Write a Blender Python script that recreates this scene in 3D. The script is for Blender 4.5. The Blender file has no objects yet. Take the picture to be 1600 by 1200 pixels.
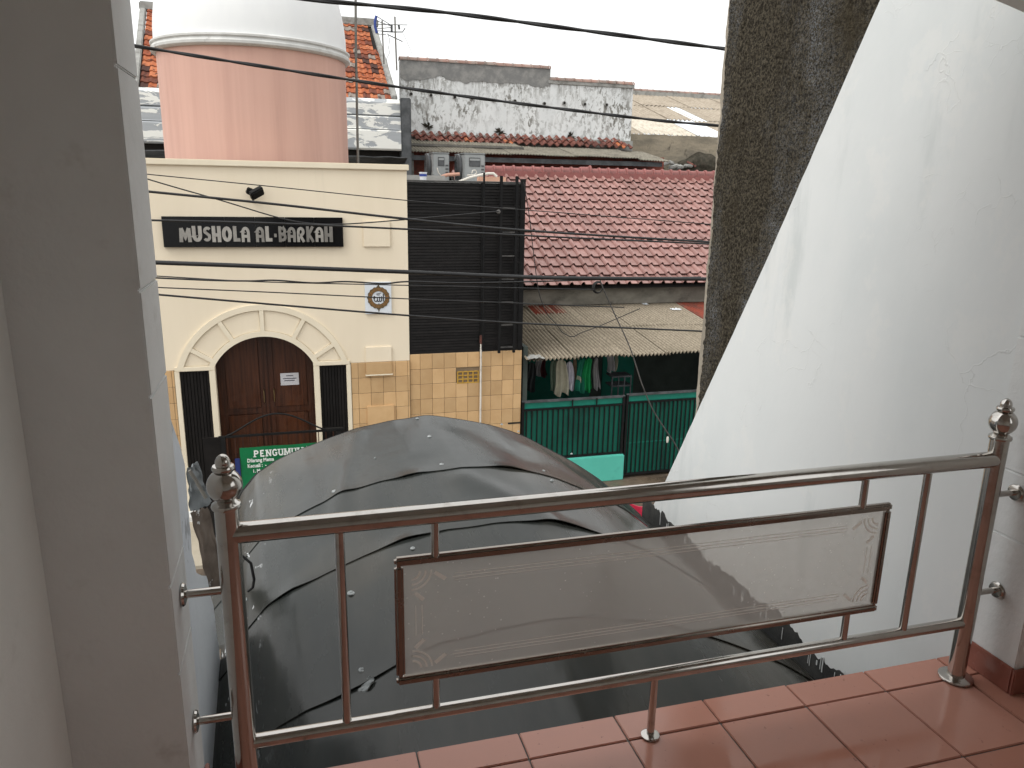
import bpy, bmesh, math, random
from mathutils import Vector, Matrix, noise
random.seed(7)
ZC = 5.10                      # camera height above the street; z below is given relative to the eye
sc = bpy.context.scene
C = sc.collection

# ------------------------------------------------------------------ camera, sky, sun, exposure
FPX = 1195.8
YAW, PIT, ROL = map(math.radians, (16.07, 14.46, 1.083))
_f = Vector((math.sin(YAW)*math.cos(PIT), math.cos(YAW)*math.cos(PIT), -math.sin(PIT)))
_r = Vector((math.cos(YAW), -math.sin(YAW), 0)); _u = _r.cross(_f)
_r2 = _r*math.cos(ROL) + _u*math.sin(ROL); _u2 = -_r*math.sin(ROL) + _u*math.cos(ROL)
cam = bpy.data.cameras.new('camera'); cam.sensor_width = 36; cam.lens = 36*FPX/1600
cam.clip_start = 0.02; cam.clip_end = 2000
camo = bpy.data.objects.new('camera', cam); C.objects.link(camo)
camo.matrix_world = Matrix(((_r2.x, _u2.x, -_f.x, 0), (_r2.y, _u2.y, -_f.y, 0), (_r2.z, _u2.z, -_f.z, ZC), (0, 0, 0, 1)))
sc.camera = camo

SUN_EL, SUN_AZ = math.radians(54), math.radians(-114)      # azimuth measured from +Y towards +X
world = bpy.data.worlds.new('World'); sc.world = world; world.use_nodes = True
wn = world.node_tree; wn.nodes.clear()
sky = wn.nodes.new('ShaderNodeTexSky'); sky.sky_type = 'NISHITA'; sky.sun_disc = False
sky.sun_elevation = SUN_EL; sky.sun_rotation = SUN_AZ
sky.air_density = 1.0; sky.dust_density = 6.0; sky.ozone_density = 1.0
hs = wn.nodes.new('ShaderNodeHueSaturation'); hs.inputs['Saturation'].default_value = 0.10
mx = wn.nodes.new('ShaderNodeMix'); mx.data_type = 'RGBA'; mx.inputs[0].default_value = 0.6
mx.inputs[7].default_value = (10.6, 10.7, 10.6, 1)       # even cloud deck, in the sky texture's own units
bg = wn.nodes.new('ShaderNodeBackground'); bg.inputs['Strength'].default_value = 0.15
wo = wn.nodes.new('ShaderNodeOutputWorld')
wn.links.new(sky.outputs[0], hs.inputs['Color']); wn.links.new(hs.outputs[0], mx.inputs[6])
wn.links.new(mx.outputs[2], bg.inputs['Color']); wn.links.new(bg.outputs[0], wo.inputs[0])
sl = bpy.data.lights.new('sun', 'SUN'); sl.energy = 0.9; sl.angle = math.radians(25); sl.color = (1, .97, .92)
slo = bpy.data.objects.new('sun', sl); C.objects.link(slo)
_sd = Vector((math.sin(SUN_AZ)*math.cos(SUN_EL), math.cos(SUN_AZ)*math.cos(SUN_EL), math.sin(SUN_EL)))
slo.rotation_euler = _sd.to_track_quat('Z', 'Y').to_euler(); slo.location = (0, 0, 30)
sc.view_settings.view_transform = 'Standard'; sc.view_settings.look = 'None'
sc.view_settings.exposure = 0.2; sc.view_settings.gamma = 1.0
sc.render.engine = 'CYCLES'
sc.cycles.max_bounces = 7; sc.cycles.diffuse_bounces = 4; sc.cycles.caustics_reflective = False; sc.cycles.caustics_refractive = False; sc.cycles.blur_glossy = 0.5; sc.cycles.transparent_max_bounces = 12

# ------------------------------------------------------------------ helpers
def ray(px, py):
    return _r2*((px-800)/FPX) - _u2*((py-600)/FPX) + _f
def P(px, py, y):              # the point of the place seen at that spot at depth y (z relative to the eye)
    d = ray(px, py); return d*(y/d.y)

class MB:
    def __init__(s): s.v = []; s.f = []
    def quad(s, a, b, c, d):
        n = len(s.v); s.v += [tuple(a), tuple(b), tuple(c), tuple(d)]; s.f.append((n, n+1, n+2, n+3)); return s
    def box(s, x0, x1, y0, y1, z0, z1):
        n = len(s.v)
        s.v += [(x0,y0,z0),(x1,y0,z0),(x1,y1,z0),(x0,y1,z0),(x0,y0,z1),(x1,y0,z1),(x1,y1,z1),(x0,y1,z1)]
        s.f += [tuple(n+i for i in q) for q in ((0,3,2,1),(4,5,6,7),(0,1,5,4),(1,2,6,5),(2,3,7,6),(3,0,4,7))]
        return s
    def prism(s, pts, axis, a, b):          # polygon extruded along an axis: pts are (u,v) in the two other axes
        def mk(u, v, w): return {'y': (u, w, v), 'x': (w, u, v), 'z': (u, v, w)}[axis]
        n = len(s.v); k = len(pts)
        s.v += [mk(u, v, a) for u, v in pts] + [mk(u, v, b) for u, v in pts]
        s.f.append(tuple(range(n, n+k))); s.f.append(tuple(range(n+2*k-1, n+k-1, -1)))
        for i in range(k):
            j = (i+1) % k; s.f.append((n+i, n+k+i, n+k+j, n+j))
        return s
    def tube(s, pts, r, seg=10, cap=True):
        pts = [Vector(p) for p in pts]; rr = r if isinstance(r, (list, tuple)) else [r]*len(pts)
        n0 = len(s.v); prev = None
        for i, p in enumerate(pts):
            t = (pts[min(i+1, len(pts)-1)] - pts[max(i-1, 0)]).normalized()
            if prev is None:
                a = t.cross(Vector((0, 0, 1)))
                if a.length < .05: a = t.cross(Vector((0, 1, 0)))
            else: a = prev - t*prev.dot(t)
            a.normalize(); prev = a; b = t.cross(a)
            for k in range(seg):
                q = 2*math.pi*k/seg; s.v.append(tuple(p + a*(math.cos(q)*rr[i]) + b*(math.sin(q)*rr[i])))
        for i in range(len(pts)-1):
            for k in range(seg):
                a0 = n0+i*seg+k; a1 = n0+i*seg+(k+1) % seg; s.f.append((a0, a1, a1+seg, a0+seg))
        if cap:
            s.f.append(tuple(n0+k for k in range(seg-1, -1, -1))); m = n0+(len(pts)-1)*seg
            s.f.append(tuple(m+k for k in range(seg)))
        return s
    def lathe(s, prof, c, seg=32, axis='z', closed=False):      # prof: (radius, height)
        n0 = len(s.v)
        for r, h in prof:
            for k in range(seg):
                q = 2*math.pi*k/seg; u, v = r*math.cos(q), r*math.sin(q)
                s.v.append({'z': (c[0]+u, c[1]+v, c[2]+h), 'x': (c[0]+h, c[1]+u, c[2]+v), 'y': (c[0]+u, c[1]+h, c[2]+v)}[axis])
        for i in range(len(prof)-1):
            for k in range(seg):
                a0 = n0+i*seg+k; a1 = n0+i*seg+(k+1) % seg; s.f.append((a0, a1, a1+seg, a0+seg))
        if prof[0][0] > 1e-4: s.f.append(tuple(n0+k for k in range(seg-1, -1, -1)))
        if prof[-1][0] > 1e-4:
            m = n0+(len(prof)-1)*seg; s.f.append(tuple(m+k for k in range(seg)))
        return s
    def grid(s, nu, nv, fn):
        n0 = len(s.v)
        for j in range(nv+1):
            for i in range(nu+1): s.v.append(tuple(fn(i/nu, j/nv)))
        for j in range(nv):
            for i in range(nu):
                a = n0+j*(nu+1)+i; s.f.append((a, a+1, a+nu+2, a+nu+1))
        return s
    def slab(s, nu, nv, fn, off):           # a grid with thickness: off is the vector to the underside
        n0 = len(s.v); s.grid(nu, nv, fn); n1 = len(s.v)
        s.v += [tuple(Vector(p)+Vector(off)) for p in s.v[n0:n1]]
        d = n1-n0; W = nu+1
        for j in range(nv):
            for i in range(nu):
                a = n1+j*W+i; s.f.append((a, a+W, a+W+1, a+1))
        def side(idx):
            for a, b in zip(idx[:-1], idx[1:]): s.f.append((a, a+d, b+d, b))
        side([n0+i for i in range(W)]); side([n0+i*W+nu for i in range(nv+1)])
        side([n0+nv*W+nu-i for i in range(W)]); side([n0+(nv-i)*W for i in range(nv+1)])
        return s
    rk = 0
    def ribbon(s, pts, w, y0, y1):          # thick stroke in the x-z plane, mitred, from y0 to y1
        s.rk += 1; y0 = y0-(s.rk % 5)*(y1-y0)*.09; pts = [Vector((p[0], p[1])) for p in pts]; L = []; R = []
        for i, p in enumerate(pts):
            a = (p-pts[i-1]).normalized() if i else (pts[1]-p).normalized()
            b = (pts[i+1]-p).normalized() if i < len(pts)-1 else a
            t = (a+b)
            t = t.normalized() if t.length > .01 else a
            nrm = Vector((-t.y, t.x)); k = max(.45, nrm.dot(Vector((-a.y, a.x))))
            L.append(p+nrm*(w/2/k)); R.append(p-nrm*(w/2/k))
        for i in range(len(pts)-1):
            q = [L[i], R[i], R[i+1], L[i+1]]
            s.prism([(v.x, v.y) for v in q], 'y', y0, y1)
        return s
    def mesh(s, name, origin, smooth=None, bevel=0, bseg=2, fixn=True, weld=False):
        me = bpy.data.meshes.new(name)
        o = Vector(origin)
        me.from_pydata([tuple(Vector(v)-o) for v in s.v], [], s.f)
        if fixn or bevel or weld:
            bm = bmesh.new(); bm.from_mesh(me)
            if weld: bmesh.ops.remove_doubles(bm, verts=bm.verts, dist=1e-5)
            if fixn: bmesh.ops.recalc_face_normals(bm, faces=bm.faces)
            if bevel:
                es = [e for e in bm.edges if len(e.link_faces) == 2 and e.calc_face_angle(0) > .5]
                bmesh.ops.bevel(bm, geom=es, offset=bevel, segments=bseg, affect='EDGES', clamp_overlap=True)
            bm.to_mesh(me); bm.free()
        if smooth is not None:
            me.polygons.foreach_set('use_smooth', [True]*len(me.polygons))
            me.set_sharp_from_angle(angle=math.radians(smooth))
        me.update(); return me
    def build(s, name, m, parent=None, smooth=None, bevel=0, bseg=2, kind=None, label=None, cat=None, group=None, fixn=True, weld=False):
        if parent is None:
            xs = [v[0] for v in s.v]; ys = [v[1] for v in s.v]; zs = [v[2] for v in s.v]
            org = Vector(((min(xs)+max(xs))/2, (min(ys)+max(ys))/2, min(zs)))
        else: org = wloc(parent) - Vector((0, 0, ZC))
        me = s.mesh(name, org, smooth, bevel, bseg, fixn, weld)
        o = bpy.data.objects.new(name, me); C.objects.link(o)
        if m is not None: me.materials.append(MAT[m])
        if parent is None: o.location = org + Vector((0, 0, ZC)); o['_w'] = tuple(o.location)
        else: o.parent = parent; o['_w'] = tuple(wloc(parent))
        if kind: o['kind'] = kind
        if label: o['label'] = label
        if cat: o['category'] = cat
        if group: o['group'] = group
        return o
def wloc(o): return Vector(o['_w'])
def thing(name, loc, label, cat, group=None):
    o = bpy.data.objects.new(name, None); C.objects.link(o); o.empty_display_size = .1
    o.location = Vector(loc)+Vector((0, 0, ZC)); o['_w'] = tuple(o.location)
    o['label'] = label; o['category'] = cat
    if group: o['group'] = group
    return o
def piece(name, me, parent, pos, rot=(0, 0, 0), scale=None, kind=None):      # a piece with shared mesh, pos in place coordinates
    o = bpy.data.objects.new(name, me); C.objects.link(o); o.parent = parent
    o.location = Vector(pos)+Vector((0, 0, ZC))-wloc(parent); o.rotation_euler = rot
    if scale: o.scale = scale
    o['_w'] = tuple(Vector(pos)+Vector((0, 0, ZC)))
    return o
def shared(mb, name, m, **k):
    me = mb.mesh(name, (0, 0, 0), **k); me.materials.append(MAT[m]); return me
def text_mesh(body, size, depth, name, m, offset=0.0):
    cu = bpy.data.curves.new(name, 'FONT'); cu.body = body; cu.size = size; cu.extrude = depth; cu.offset = offset; cu.resolution_u = 3
    t = bpy.data.objects.new(name, cu); C.objects.link(t)
    dg = bpy.context.evaluated_depsgraph_get(); me = bpy.data.meshes.new_from_object(t.evaluated_get(dg))
    bpy.data.objects.remove(t); bpy.data.curves.remove(cu)
    me.materials.clear(); me.materials.append(MAT[m]); return me

# ------------------------------------------------------------------ materials
MAT = {}
class NT:
    def __init__(s, name):
        s.m = bpy.data.materials.new(name); s.m.use_nodes = True; s.t = s.m.node_tree; s.t.nodes.clear()
        s.out = s.t.nodes.new('ShaderNodeOutputMaterial'); s.b = s.t.nodes.new('ShaderNodeBsdfPrincipled')
        s.t.links.new(s.b.outputs[0], s.out.inputs[0]); MAT[name] = s.m
        s._g = None; s.bh = None
    def n(s, ty, **k):
        x = s.t.nodes.new(ty)
        for a, v in k.items(): setattr(x, a, v)
        return x
    def l(s, a, b): s.t.links.new(a, b)
    def pos(s, stretch=(1, 1, 1), obj=False, rnd=False):
        g = s.n('ShaderNodeTexCoord').outputs['Object'] if obj else s.n('ShaderNodeNewGeometry').outputs['Position']
        mp = s.n('ShaderNodeMapping'); mp.inputs['Scale'].default_value = stretch; s.l(g, mp.inputs['Vector'])
        if rnd:
            oi = s.n('ShaderNodeObjectInfo'); ml = s.n('ShaderNodeMath', operation='MULTIPLY'); ml.inputs[1].default_value = 57.0
            s.l(oi.outputs['Random'], ml.inputs[0]); s.l(ml.outputs[0], mp.inputs['Location'])
        return mp.outputs[0]
    def noise(s, scale, detail=4, rough=.6, stretch=(1, 1, 1), obj=False, rnd=False, dist=0):
        x = s.n('ShaderNodeTexNoise'); x.inputs['Scale'].default_value = scale; x.inputs['Detail'].default_value = detail
        x.inputs['Roughness'].default_value = rough; x.inputs['Distortion'].default_value = dist
        s.l(s.pos(stretch, obj, rnd), x.inputs['Vector']); return x.outputs['Fac']
    def voro(s, scale, feature='F1', stretch=(1, 1, 1), warp=0):
        x = s.n('ShaderNodeTexVoronoi', feature=feature); x.inputs['Scale'].default_value = scale
        p = s.pos(stretch)
        if warp:
            nz = s.n('ShaderNodeTexNoise'); nz.inputs['Scale'].default_value = 3; nz.inputs['Detail'].default_value = 5; s.l(p, nz.inputs['Vector'])
            sc_ = s.n('ShaderNodeVectorMath', operation='SCALE'); sc_.inputs['Scale'].default_value = warp; s.l(nz.outputs['Color'], sc_.inputs[0])
            ad = s.n('ShaderNodeVectorMath', operation='ADD'); s.l(p, ad.inputs[0]); s.l(sc_.outputs[0], ad.inputs[1]); p = ad.outputs[0]
        s.l(p, x.inputs['Vector']); return x.outputs['Distance']
    def ramp(s, fac, a, b):                  # smooth 0..1 between a and b
        x = s.n('ShaderNodeMapRange', interpolation_type='SMOOTHSTEP'); x.inputs['From Min'].default_value = a; x.inputs['From Max'].default_value = b
        s.l(fac, x.inputs['Value']); return x.outputs[0]
    def lin(s, fac, a, b, c, d):
        x = s.n('ShaderNodeMapRange'); 
        for k, v in zip(('From Min', 'From Max', 'To Min', 'To Max'), (a, b, c, d)): x.inputs[k].default_value = v
        s.l(fac, x.inputs['Value']); return x.outputs[0]
    def math(s, op, a, b):
        x = s.n('ShaderNodeMath', operation=op)
        for i, v in enumerate((a, b)):
            if isinstance(v, (int, float)): x.inputs[i].default_value = v
            else: s.l(v, x.inputs[i])
        return x.outputs[0]
    def mix(s, fac, a, b):
        x = s.n('ShaderNodeMix', data_type='RGBA')
        for i, v in ((0, fac), (6, a), (7, b)):
            if isinstance(v, (int, float)): x.inputs[i].default_value = v
            elif isinstance(v, (tuple, list)): x.inputs[i].default_value = (*v[:3], 1)
            else: s.l(v, x.inputs[i])
        return x.outputs[2]
    def rand(s): return s.n('ShaderNodeObjectInfo').outputs['Random']
    def color(s, c):
        if isinstance(c, (tuple, list)): s.b.inputs['Base Color'].default_value = (*c[:3], 1)
        else: s.l(c, s.b.inputs['Base Color'])
        return s
    def set(s, **k):
        for a, v in k.items():
            i = s.b.inputs[{'rough': 'Roughness', 'metal': 'Metallic', 'spec': 'Specular IOR Level', 'coat': 'Coat Weight', 'sheen': 'Sheen Weight', 'coatr': 'Coat Roughness'}[a]]
            if isinstance(v, (int, float)): i.default_value = v
            else: s.l(v, i)
        return s
    def bump(s, fac, strength, dist=.01):
        x = s.n('ShaderNodeBump'); x.inputs['Strength'].default_value = strength; x.inputs['Distance'].default_value = dist
        s.l(fac, x.inputs['Height'])
        if s.bh: s.l(s.bh, x.inputs['Normal'])
        s.bh = x.outputs[0]; s.l(s.bh, s.b.inputs['Normal']); return s
def simple(name, c1, c2=None, scale=4, rough=.6, metal=0, bump=0, bscale=60, objrand=0, dirt=None, dscale=2.5, dthr=(.52, .72), stretch=(1, 1, 1), spec=.4, rvar=.1, obj=False):
    t = NT(name); c2 = c2 or tuple(x*.82 for x in c1)
    col = t.mix(t.ramp(t.noise(scale, 4, .65, stretch, obj, objrand > 0), .35, .68), c1, c2)
    if objrand:
        r = t.rand(); v = t.n('ShaderNodeHueSaturation'); t.l(t.lin(r, 0, 1, 1-objrand, 1+objrand), v.inputs['Value'])
        t.l(col, v.inputs['Color']); col = v.outputs[0]
    if dirt: col = t.mix(t.ramp(t.noise(dscale, 5, .7, stretch, obj), *dthr), col, dirt)
    t.color(col).set(metal=metal, spec=spec)
    t.set(rough=t.lin(t.noise(scale*3, 2), .3, .7, max(.02, rough-rvar), min(1, rough+rvar)))
    if bump: t.bump(t.noise(bscale, 3), bump, .01)
    return t

simple('cream', (.80, .705, .55), (.77, .675, .52), 1.2, .75, bump=.08, dirt=(.58, .51, .39), dscale=1.6, dthr=(.62, 1.0), stretch=(1.5, 1.5, .14))
simple('cream_trim', (.78, .70, .55), (.74, .66, .51), 2, .7, bump=.05)
simple('pink', (.60, .37, .30), (.53, .32, .26), 1.1, .8, bump=.06, dirt=(.40, .27, .225), dscale=2.2, dthr=(.58, .95), stretch=(3, 3, .14))
simple('dome_white', (.80, .81, .80), (.76, .77, .77), 1.5, .6, bump=.05, dirt=(.62, .61, .58), dthr=(.66, .9), stretch=(1, 1, .4))
simple('cornice', (.55, .55, .53), (.66, .66, .64), 3, .7, dirt=(.30, .29, .27), dthr=(.56, .8), dscale=4)
simple('tile_tan', (.58, .385, .20), (.53, .34, .17), 3, .42, objrand=.13, bump=.05, bscale=30)
simple('tile_gap', (.22, .16, .10), rough=.9)
simple('black_metal', (.007, .007, .0075), (.011, .011, .011), 6, .55, spec=.18)
simple('black_slat', (.008, .0072, .007), (.013, .0115, .011), 3, .55, objrand=.25, spec=.15)
simple('ladder', (.03, .03, .03), (.08, .075, .07), 8, .5)
simple('sign_black', (.006, .006, .007), (.009, .009, .009), 3, .12, rvar=.04, spec=.18)
simple('letter_metal', (.36, .345, .315), (.27, .255, .235), 5, .38, metal=.4, objrand=.30)
simple('wood', (.062, .020, .009), (.028, .009, .0045), 3, .45, stretch=(9, 9, .35), bump=.05, bscale=25)
simple('wood_panel', (.080, .026, .011), (.036, .011, .005), 3, .4, stretch=(9, 9, .35))
simple('brass', (.30, .22, .11), rough=.45, metal=1)
simple('paper', (.62, .62, .66), (.58, .58, .62), 3, .8)
simple('ink', (.10, .10, .13), rough=.9)
simple('plate_white', (.70, .74, .78), (.66, .70, .74), 4, .5)
simple('ornament_brown', (.24, .115, .035), (.14, .085, .03), 26, .6)
simple('ornament_dark', (.07, .06, .035), (.12, .08, .03), 30, .6)
simple('ink_black', (.012, .012, .015), rough=.5)
simple('banner_green', (.0, .15, .05), (.0, .125, .04), 4, .45)
simple('banner_white', (.78, .82, .78), rough=.5)
simple('blue_sheet', (.015, .03, .14), rough=.5)
simple('gate_green', (.004, .125, .085), (.003, .10, .068), 3, .42, dirt=(.004, .06, .045), dscale=1.6, stretch=(1, 1, .5))
simple('gate_strip', (.006, .19, .135), (.005, .15, .105), 4, .45)
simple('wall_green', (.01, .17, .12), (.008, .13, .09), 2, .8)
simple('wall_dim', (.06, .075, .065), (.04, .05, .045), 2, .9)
simple('turquoise', (.10, .50, .40), (.09, .46, .365), 2.2, .75, bump=.08, dirt=(.07, .35, .28), dthr=(.6, .8))
simple('roof_red', (.335, .19, .168), (.28, .152, .134), 5, .36, objrand=.17, obj=True, dirt=(.21, .10, .09), dscale=7, dthr=(.55, .85), bump=.04)
simple('ridge_red', (.29, .105, .095), (.24, .085, .075), 5, .5, objrand=.1, obj=True, dirt=(.12, .06, .055), dscale=5)
t = NT('roof_orange')
r = t.rand(); cr = t.n('ShaderNodeValToRGB'); cr.color_ramp.interpolation = 'CONSTANT'
els = [(0, (.36, .105, .045)), (.2, (.46, .16, .075)), (.40, (.28, .08, .04)), (.54, (.16, .055, .035)), (.68, (.07, .035, .028)), (.80, (.42, .135, .06)), (.90, (.26, .22, .19))]
for i, (p, c) in enumerate(els):
    e = cr.color_ramp.elements[i] if i < 2 else cr.color_ramp.elements.new(p)
    e.position = p; e.color = (*c, 1)
t.l(r, cr.inputs[0]); t.color(t.mix(t.ramp(t.noise(9, 5), .48, .70), cr.outputs[0], (.07, .035, .028))).set(rough=.85, spec=.2)
simple('roof_orange_far', (.48, .15, .06), (.12, .05, .035), 6, .85, dirt=(.30, .25, .22), dscale=4, dthr=(.6, .65))
simple('tile_old', (.20, .07, .05), (.10, .04, .032), 8, .85, objrand=.3, dirt=(.06, .045, .04), dscale=9)
simple('mortar', (.33, .33, .31), (.24, .235, .22), 5, .95, bump=.3, bscale=40, dirt=(.15, .145, .13))
simple('cap_tile', (.27, .16, .13), (.23, .19, .165), 4, .85, objrand=.3, dirt=(.20, .19, .17), dscale=5)
simple('concrete_beam', (.20, .185, .155), (.13, .12, .10), 3, .95, bump=.2, dirt=(.06, .055, .045), stretch=(.6, 1, 1))
# weathered fibre cement
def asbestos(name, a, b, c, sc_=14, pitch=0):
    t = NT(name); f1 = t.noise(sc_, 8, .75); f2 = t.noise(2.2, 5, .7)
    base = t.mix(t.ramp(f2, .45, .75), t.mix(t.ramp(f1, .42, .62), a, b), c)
    if pitch:       # shade of the corrugation valleys painted into the colour, along with some dirt
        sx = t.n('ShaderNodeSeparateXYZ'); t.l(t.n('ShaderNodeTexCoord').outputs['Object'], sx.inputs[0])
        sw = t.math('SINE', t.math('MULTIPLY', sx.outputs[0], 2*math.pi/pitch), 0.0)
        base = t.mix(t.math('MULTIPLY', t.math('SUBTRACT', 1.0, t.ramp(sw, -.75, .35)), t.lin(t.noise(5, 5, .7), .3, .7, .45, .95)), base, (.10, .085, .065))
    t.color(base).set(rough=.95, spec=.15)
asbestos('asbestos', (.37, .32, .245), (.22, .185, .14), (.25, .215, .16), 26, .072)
asbestos('asbestos_far', (.40, .345, .275), (.31, .265, .21), (.27, .225, .175), 9)
asbestos('asbestos_new', (.60, .55, .46), (.48, .43, .36), (.42, .37, .30), 6)
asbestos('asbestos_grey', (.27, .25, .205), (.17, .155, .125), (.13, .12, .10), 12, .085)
simple('sheet_red', (.27, .06, .035), (.16, .05, .035), 5, .7, dirt=(.10, .05, .04))
simple('skylight', (.82, .86, .90), (.78, .82, .86), 2, .4)
# peeling painted wall
t = NT('peeling')
a = t.ramp(t.noise(8.5, 9, .72, (1, 1, .5), dist=.4), .50, .555); b = t.ramp(t.noise(.75, 5, .6), .36, .60)
dark = t.mix(t.noise(6, 6), (.12, .115, .10), (.27, .26, .235)); white = t.mix(t.noise(2.5, 7, .7, (1, 1, .4)), (.60, .62, .62), (.78, .79, .78))
run = t.ramp(t.noise(2.2, 5, .65, (1.4, 1, .16)), .52, .68); k = t.math('MAXIMUM', t.math('MULTIPLY', a, t.lin(b, 0, 1, 1.0, .10)), t.math('MULTIPLY', run, t.ramp(t.noise(11, 6, .7), .42, .56)))
zz = t.n('ShaderNodeSeparateXYZ'); t.l(t.pos(), zz.inputs[0]); top_ = t.math('MULTIPLY', t.ramp(zz.outputs[2], ZC+2.2, ZC+3.1), t.ramp(t.noise(3.0, 5, .7, (1.5, 1, .2)), .44, .60)); k = t.math('MAXIMUM', k, t.math('MULTIPLY', top_, t.ramp(t.noise(9, 6, .7), .38, .54)))
t.color(t.mix(k, white, dark)).set(rough=.95, spec=.15); t.bump(k, -.6, .02); t.bump(t.noise(30, 6), .3, .01)
# bare render band on top of that wall, mossy mortar wall
t = NT('bare_render'); t.color(t.mix(t.ramp(t.noise(4, 8, .7), .4, .65), (.20, .20, .195), (.29, .285, .27))).set(rough=.95, spec=.1); t.bump(t.noise(25, 6), .4, .01)
t = NT('old_wall')
c = t.mix(t.ramp(t.noise(1.6, 8, .7, (.5, 1, 1.6)), .35, .65), (.33, .285, .215), (.19, .17, .135))
c = t.mix(t.ramp(t.noise(2.4, 8, .75, (1, 1, .5)), .56, .68), c, (.07, .06, .05)); t.color(c).set(rough=.95, spec=.1); t.bump(t.noise(12, 8), .6, .03)
simple('moss_dark', (.035, .032, .022), (.07, .06, .045), 9, 1, bump=.8, bscale=20)
# silver fascia with torn white coating
t = NT('silver_fascia')
k = t.ramp(t.noise(2.1, 7, .6, (.55, 1, 1.7), dist=1.2), .475, .505)
t.color(t.mix(k, t.mix(t.noise(5, 5, .6, (.3, 1, 3)), (.30, .32, .335), (.42, .44, .455)), (.80, .80, .75))).set(rough=t.lin(k, 0, 1, .35, .8), metal=0, spec=.5)
t.bump(k, .5, .01)
simple('dark_iron', (.05, .055, .058), (.10, .105, .11), 5, .7)
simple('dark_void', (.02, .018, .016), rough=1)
simple('pole_grey', (.17, .16, .14), (.10, .095, .085), 6, .6)
simple('cable', (.012, .012, .013), (.02, .02, .02), 4, .5)
simple('cable_grey', (.06, .057, .054), (.10, .095, .09), 4, .5)
simple('ac_body', (.30, .315, .315), (.26, .275, .275), 3, .5, dirt=(.24, .24, .23), dthr=(.6, .8))
simple('ac_dark', (.09, .095, .10), (.06, .062, .065), 6, .5)
simple('pipe_white', (.66, .63, .57), (.55, .52, .46), 6, .5, dirt=(.3, .27, .22), dscale=6)
simple('pipe_salmon', (.55, .30, .22), rough=.7)
simple('salmon_wall', (.60, .36, .26), (.54, .31, .22), 2, .85, dirt=(.3, .2, .15), dthr=(.58, .8))
simple('concrete', (.36, .355, .34), (.28, .275, .26), 3, .9, bump=.2, dirt=(.16, .155, .145))
simple('bucket', (.70, .72, .76), rough=.4)
simple('bucket_label', (.04, .07, .30), rough=.4)
simple('vent_yellow', (.50, .30, .055), (.42, .24, .04), 8, .8)
simple('plastic_blue', (.02, .05, .25), rough=.4)
for nm, c in (('cloth_cream', (.50, .47, .36)), ('cloth_green', (.01, .30, .09)), ('cloth_teal', (.02, .22, .14)), ('cloth_white', (.62, .60, .66)), ('cloth_sage', (.23, .30, .22)), ('cloth_maroon', (.10, .025, .03)), ('cloth_grey', (.36, .35, .35)), ('cloth_dark', (.03, .035, .035)), ('cloth_tan', (.42, .30, .2))):
    simple(nm, c, tuple(x*.85 for x in c), 10, .9)
# street
t = NT('ground')
c = t.mix(t.ramp(t.noise(1.3, 8, .7), .4, .65), (.13, .095, .065), (.065, .05, .038)); c = t.mix(t.ramp(t.noise(9, 8, .7), .55, .7), c, (.22, .18, .14))
t.color(c).set(rough=t.lin(t.noise(2, 4), .35, .65, .25, .9)); t.bump(t.noise(14, 8, .7), .6, .03)
simple('paving', (.42, .37, .29), (.35, .31, .24), 2, .8, bump=.1)
simple('kerb_white', (.72, .72, .70), rough=.7)
# own house
t = NT('white_wall')
n1 = t.noise(1.1, 6, .6, (1, 1, .55)); c = t.mix(t.ramp(n1, .42, .72), (.745, .765, .76), (.68, .71, .71))
c = t.mix(t.math('MULTIPLY', t.ramp(t.noise(2.6, 7, .65, (1, 1.4, .30)), .54, .74), .60), c, (.55, .585, .58))
crk = t.math('SUBTRACT', 1.0, t.ramp(t.voro(3.6, 'DISTANCE_TO_EDGE', (1, 1, 1), .45), .0, .010))
msk = t.ramp(t.noise(1.9, 3, .5), .56, .62); crk = t.math('MULTIPLY', crk, msk)
crk2 = t.math('MULTIPLY', t.math('SUBTRACT', 1.0, t.ramp(t.voro(8.5, 'DISTANCE_TO_EDGE', (1, 1, 1), .4), .0, .016)), t.ramp(t.noise(2.7, 3, .5), .61, .66))
crk = t.math('MAXIMUM', crk, crk2)
c = t.mix(t.math('MULTIPLY', crk, .16), c, (.45, .45, .43)); c = t.mix(t.math('MULTIPLY', t.ramp(t.noise(3.4, 5, .7, (1, 1, .8)), .55, .62), .30), c, (.80, .80, .775)); t.color(c).set(rough=.8, spec=.25)
t.bump(t.math('ADD', t.math('MULTIPLY', crk, .5), t.noise(5, 3, .6)), .24, .010)
simple('white_pillar', (.77, .78, .77), (.72, .73, .72), 2.2, .7, bump=.22, bscale=26, dirt=(.56, .55, .52), dthr=(.60, .80), dscale=4)
simple('inside_wall', (.80, .81, .775), (.75, .76, .725), 1.8, .8, bump=.18, bscale=26, dirt=(.62, .61, .58), dthr=(.62, .82), dscale=3)
simple('left_wall', (.72, .76, .80), (.66, .70, .75), 3, .8, bump=.25, bscale=18, dirt=(.40, .42, .45), dscale=6, dthr=(.62, .68), stretch=(1, 1, .6))
t = NT('spatter')
f1 = t.noise(75, 6, .7); f2 = t.noise(1.6, 6, .65, (1, 1, .5)); f3 = t.noise(130, 4, .7)
f4 = t.noise(3.2, 4, .6, (2.2, 2.2, .22)); c = t.mix(t.ramp(f1, .38, .66), (.016, .013, .009), (.115, .098, .07)); c = t.mix(t.math('MULTIPLY', t.ramp(f2, .46, .70), t.ramp(f3, .46, .60)), c, (.25, .265, .285)); c = t.mix(t.math('MULTIPLY', t.ramp(f4, .52, .75), .35), c, (.02, .015, .009))
c = t.mix(t.math('MULTIPLY', t.ramp(t.noise(2.3, 5), .55, .75), .6), c, (.045, .035, .02))
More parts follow.
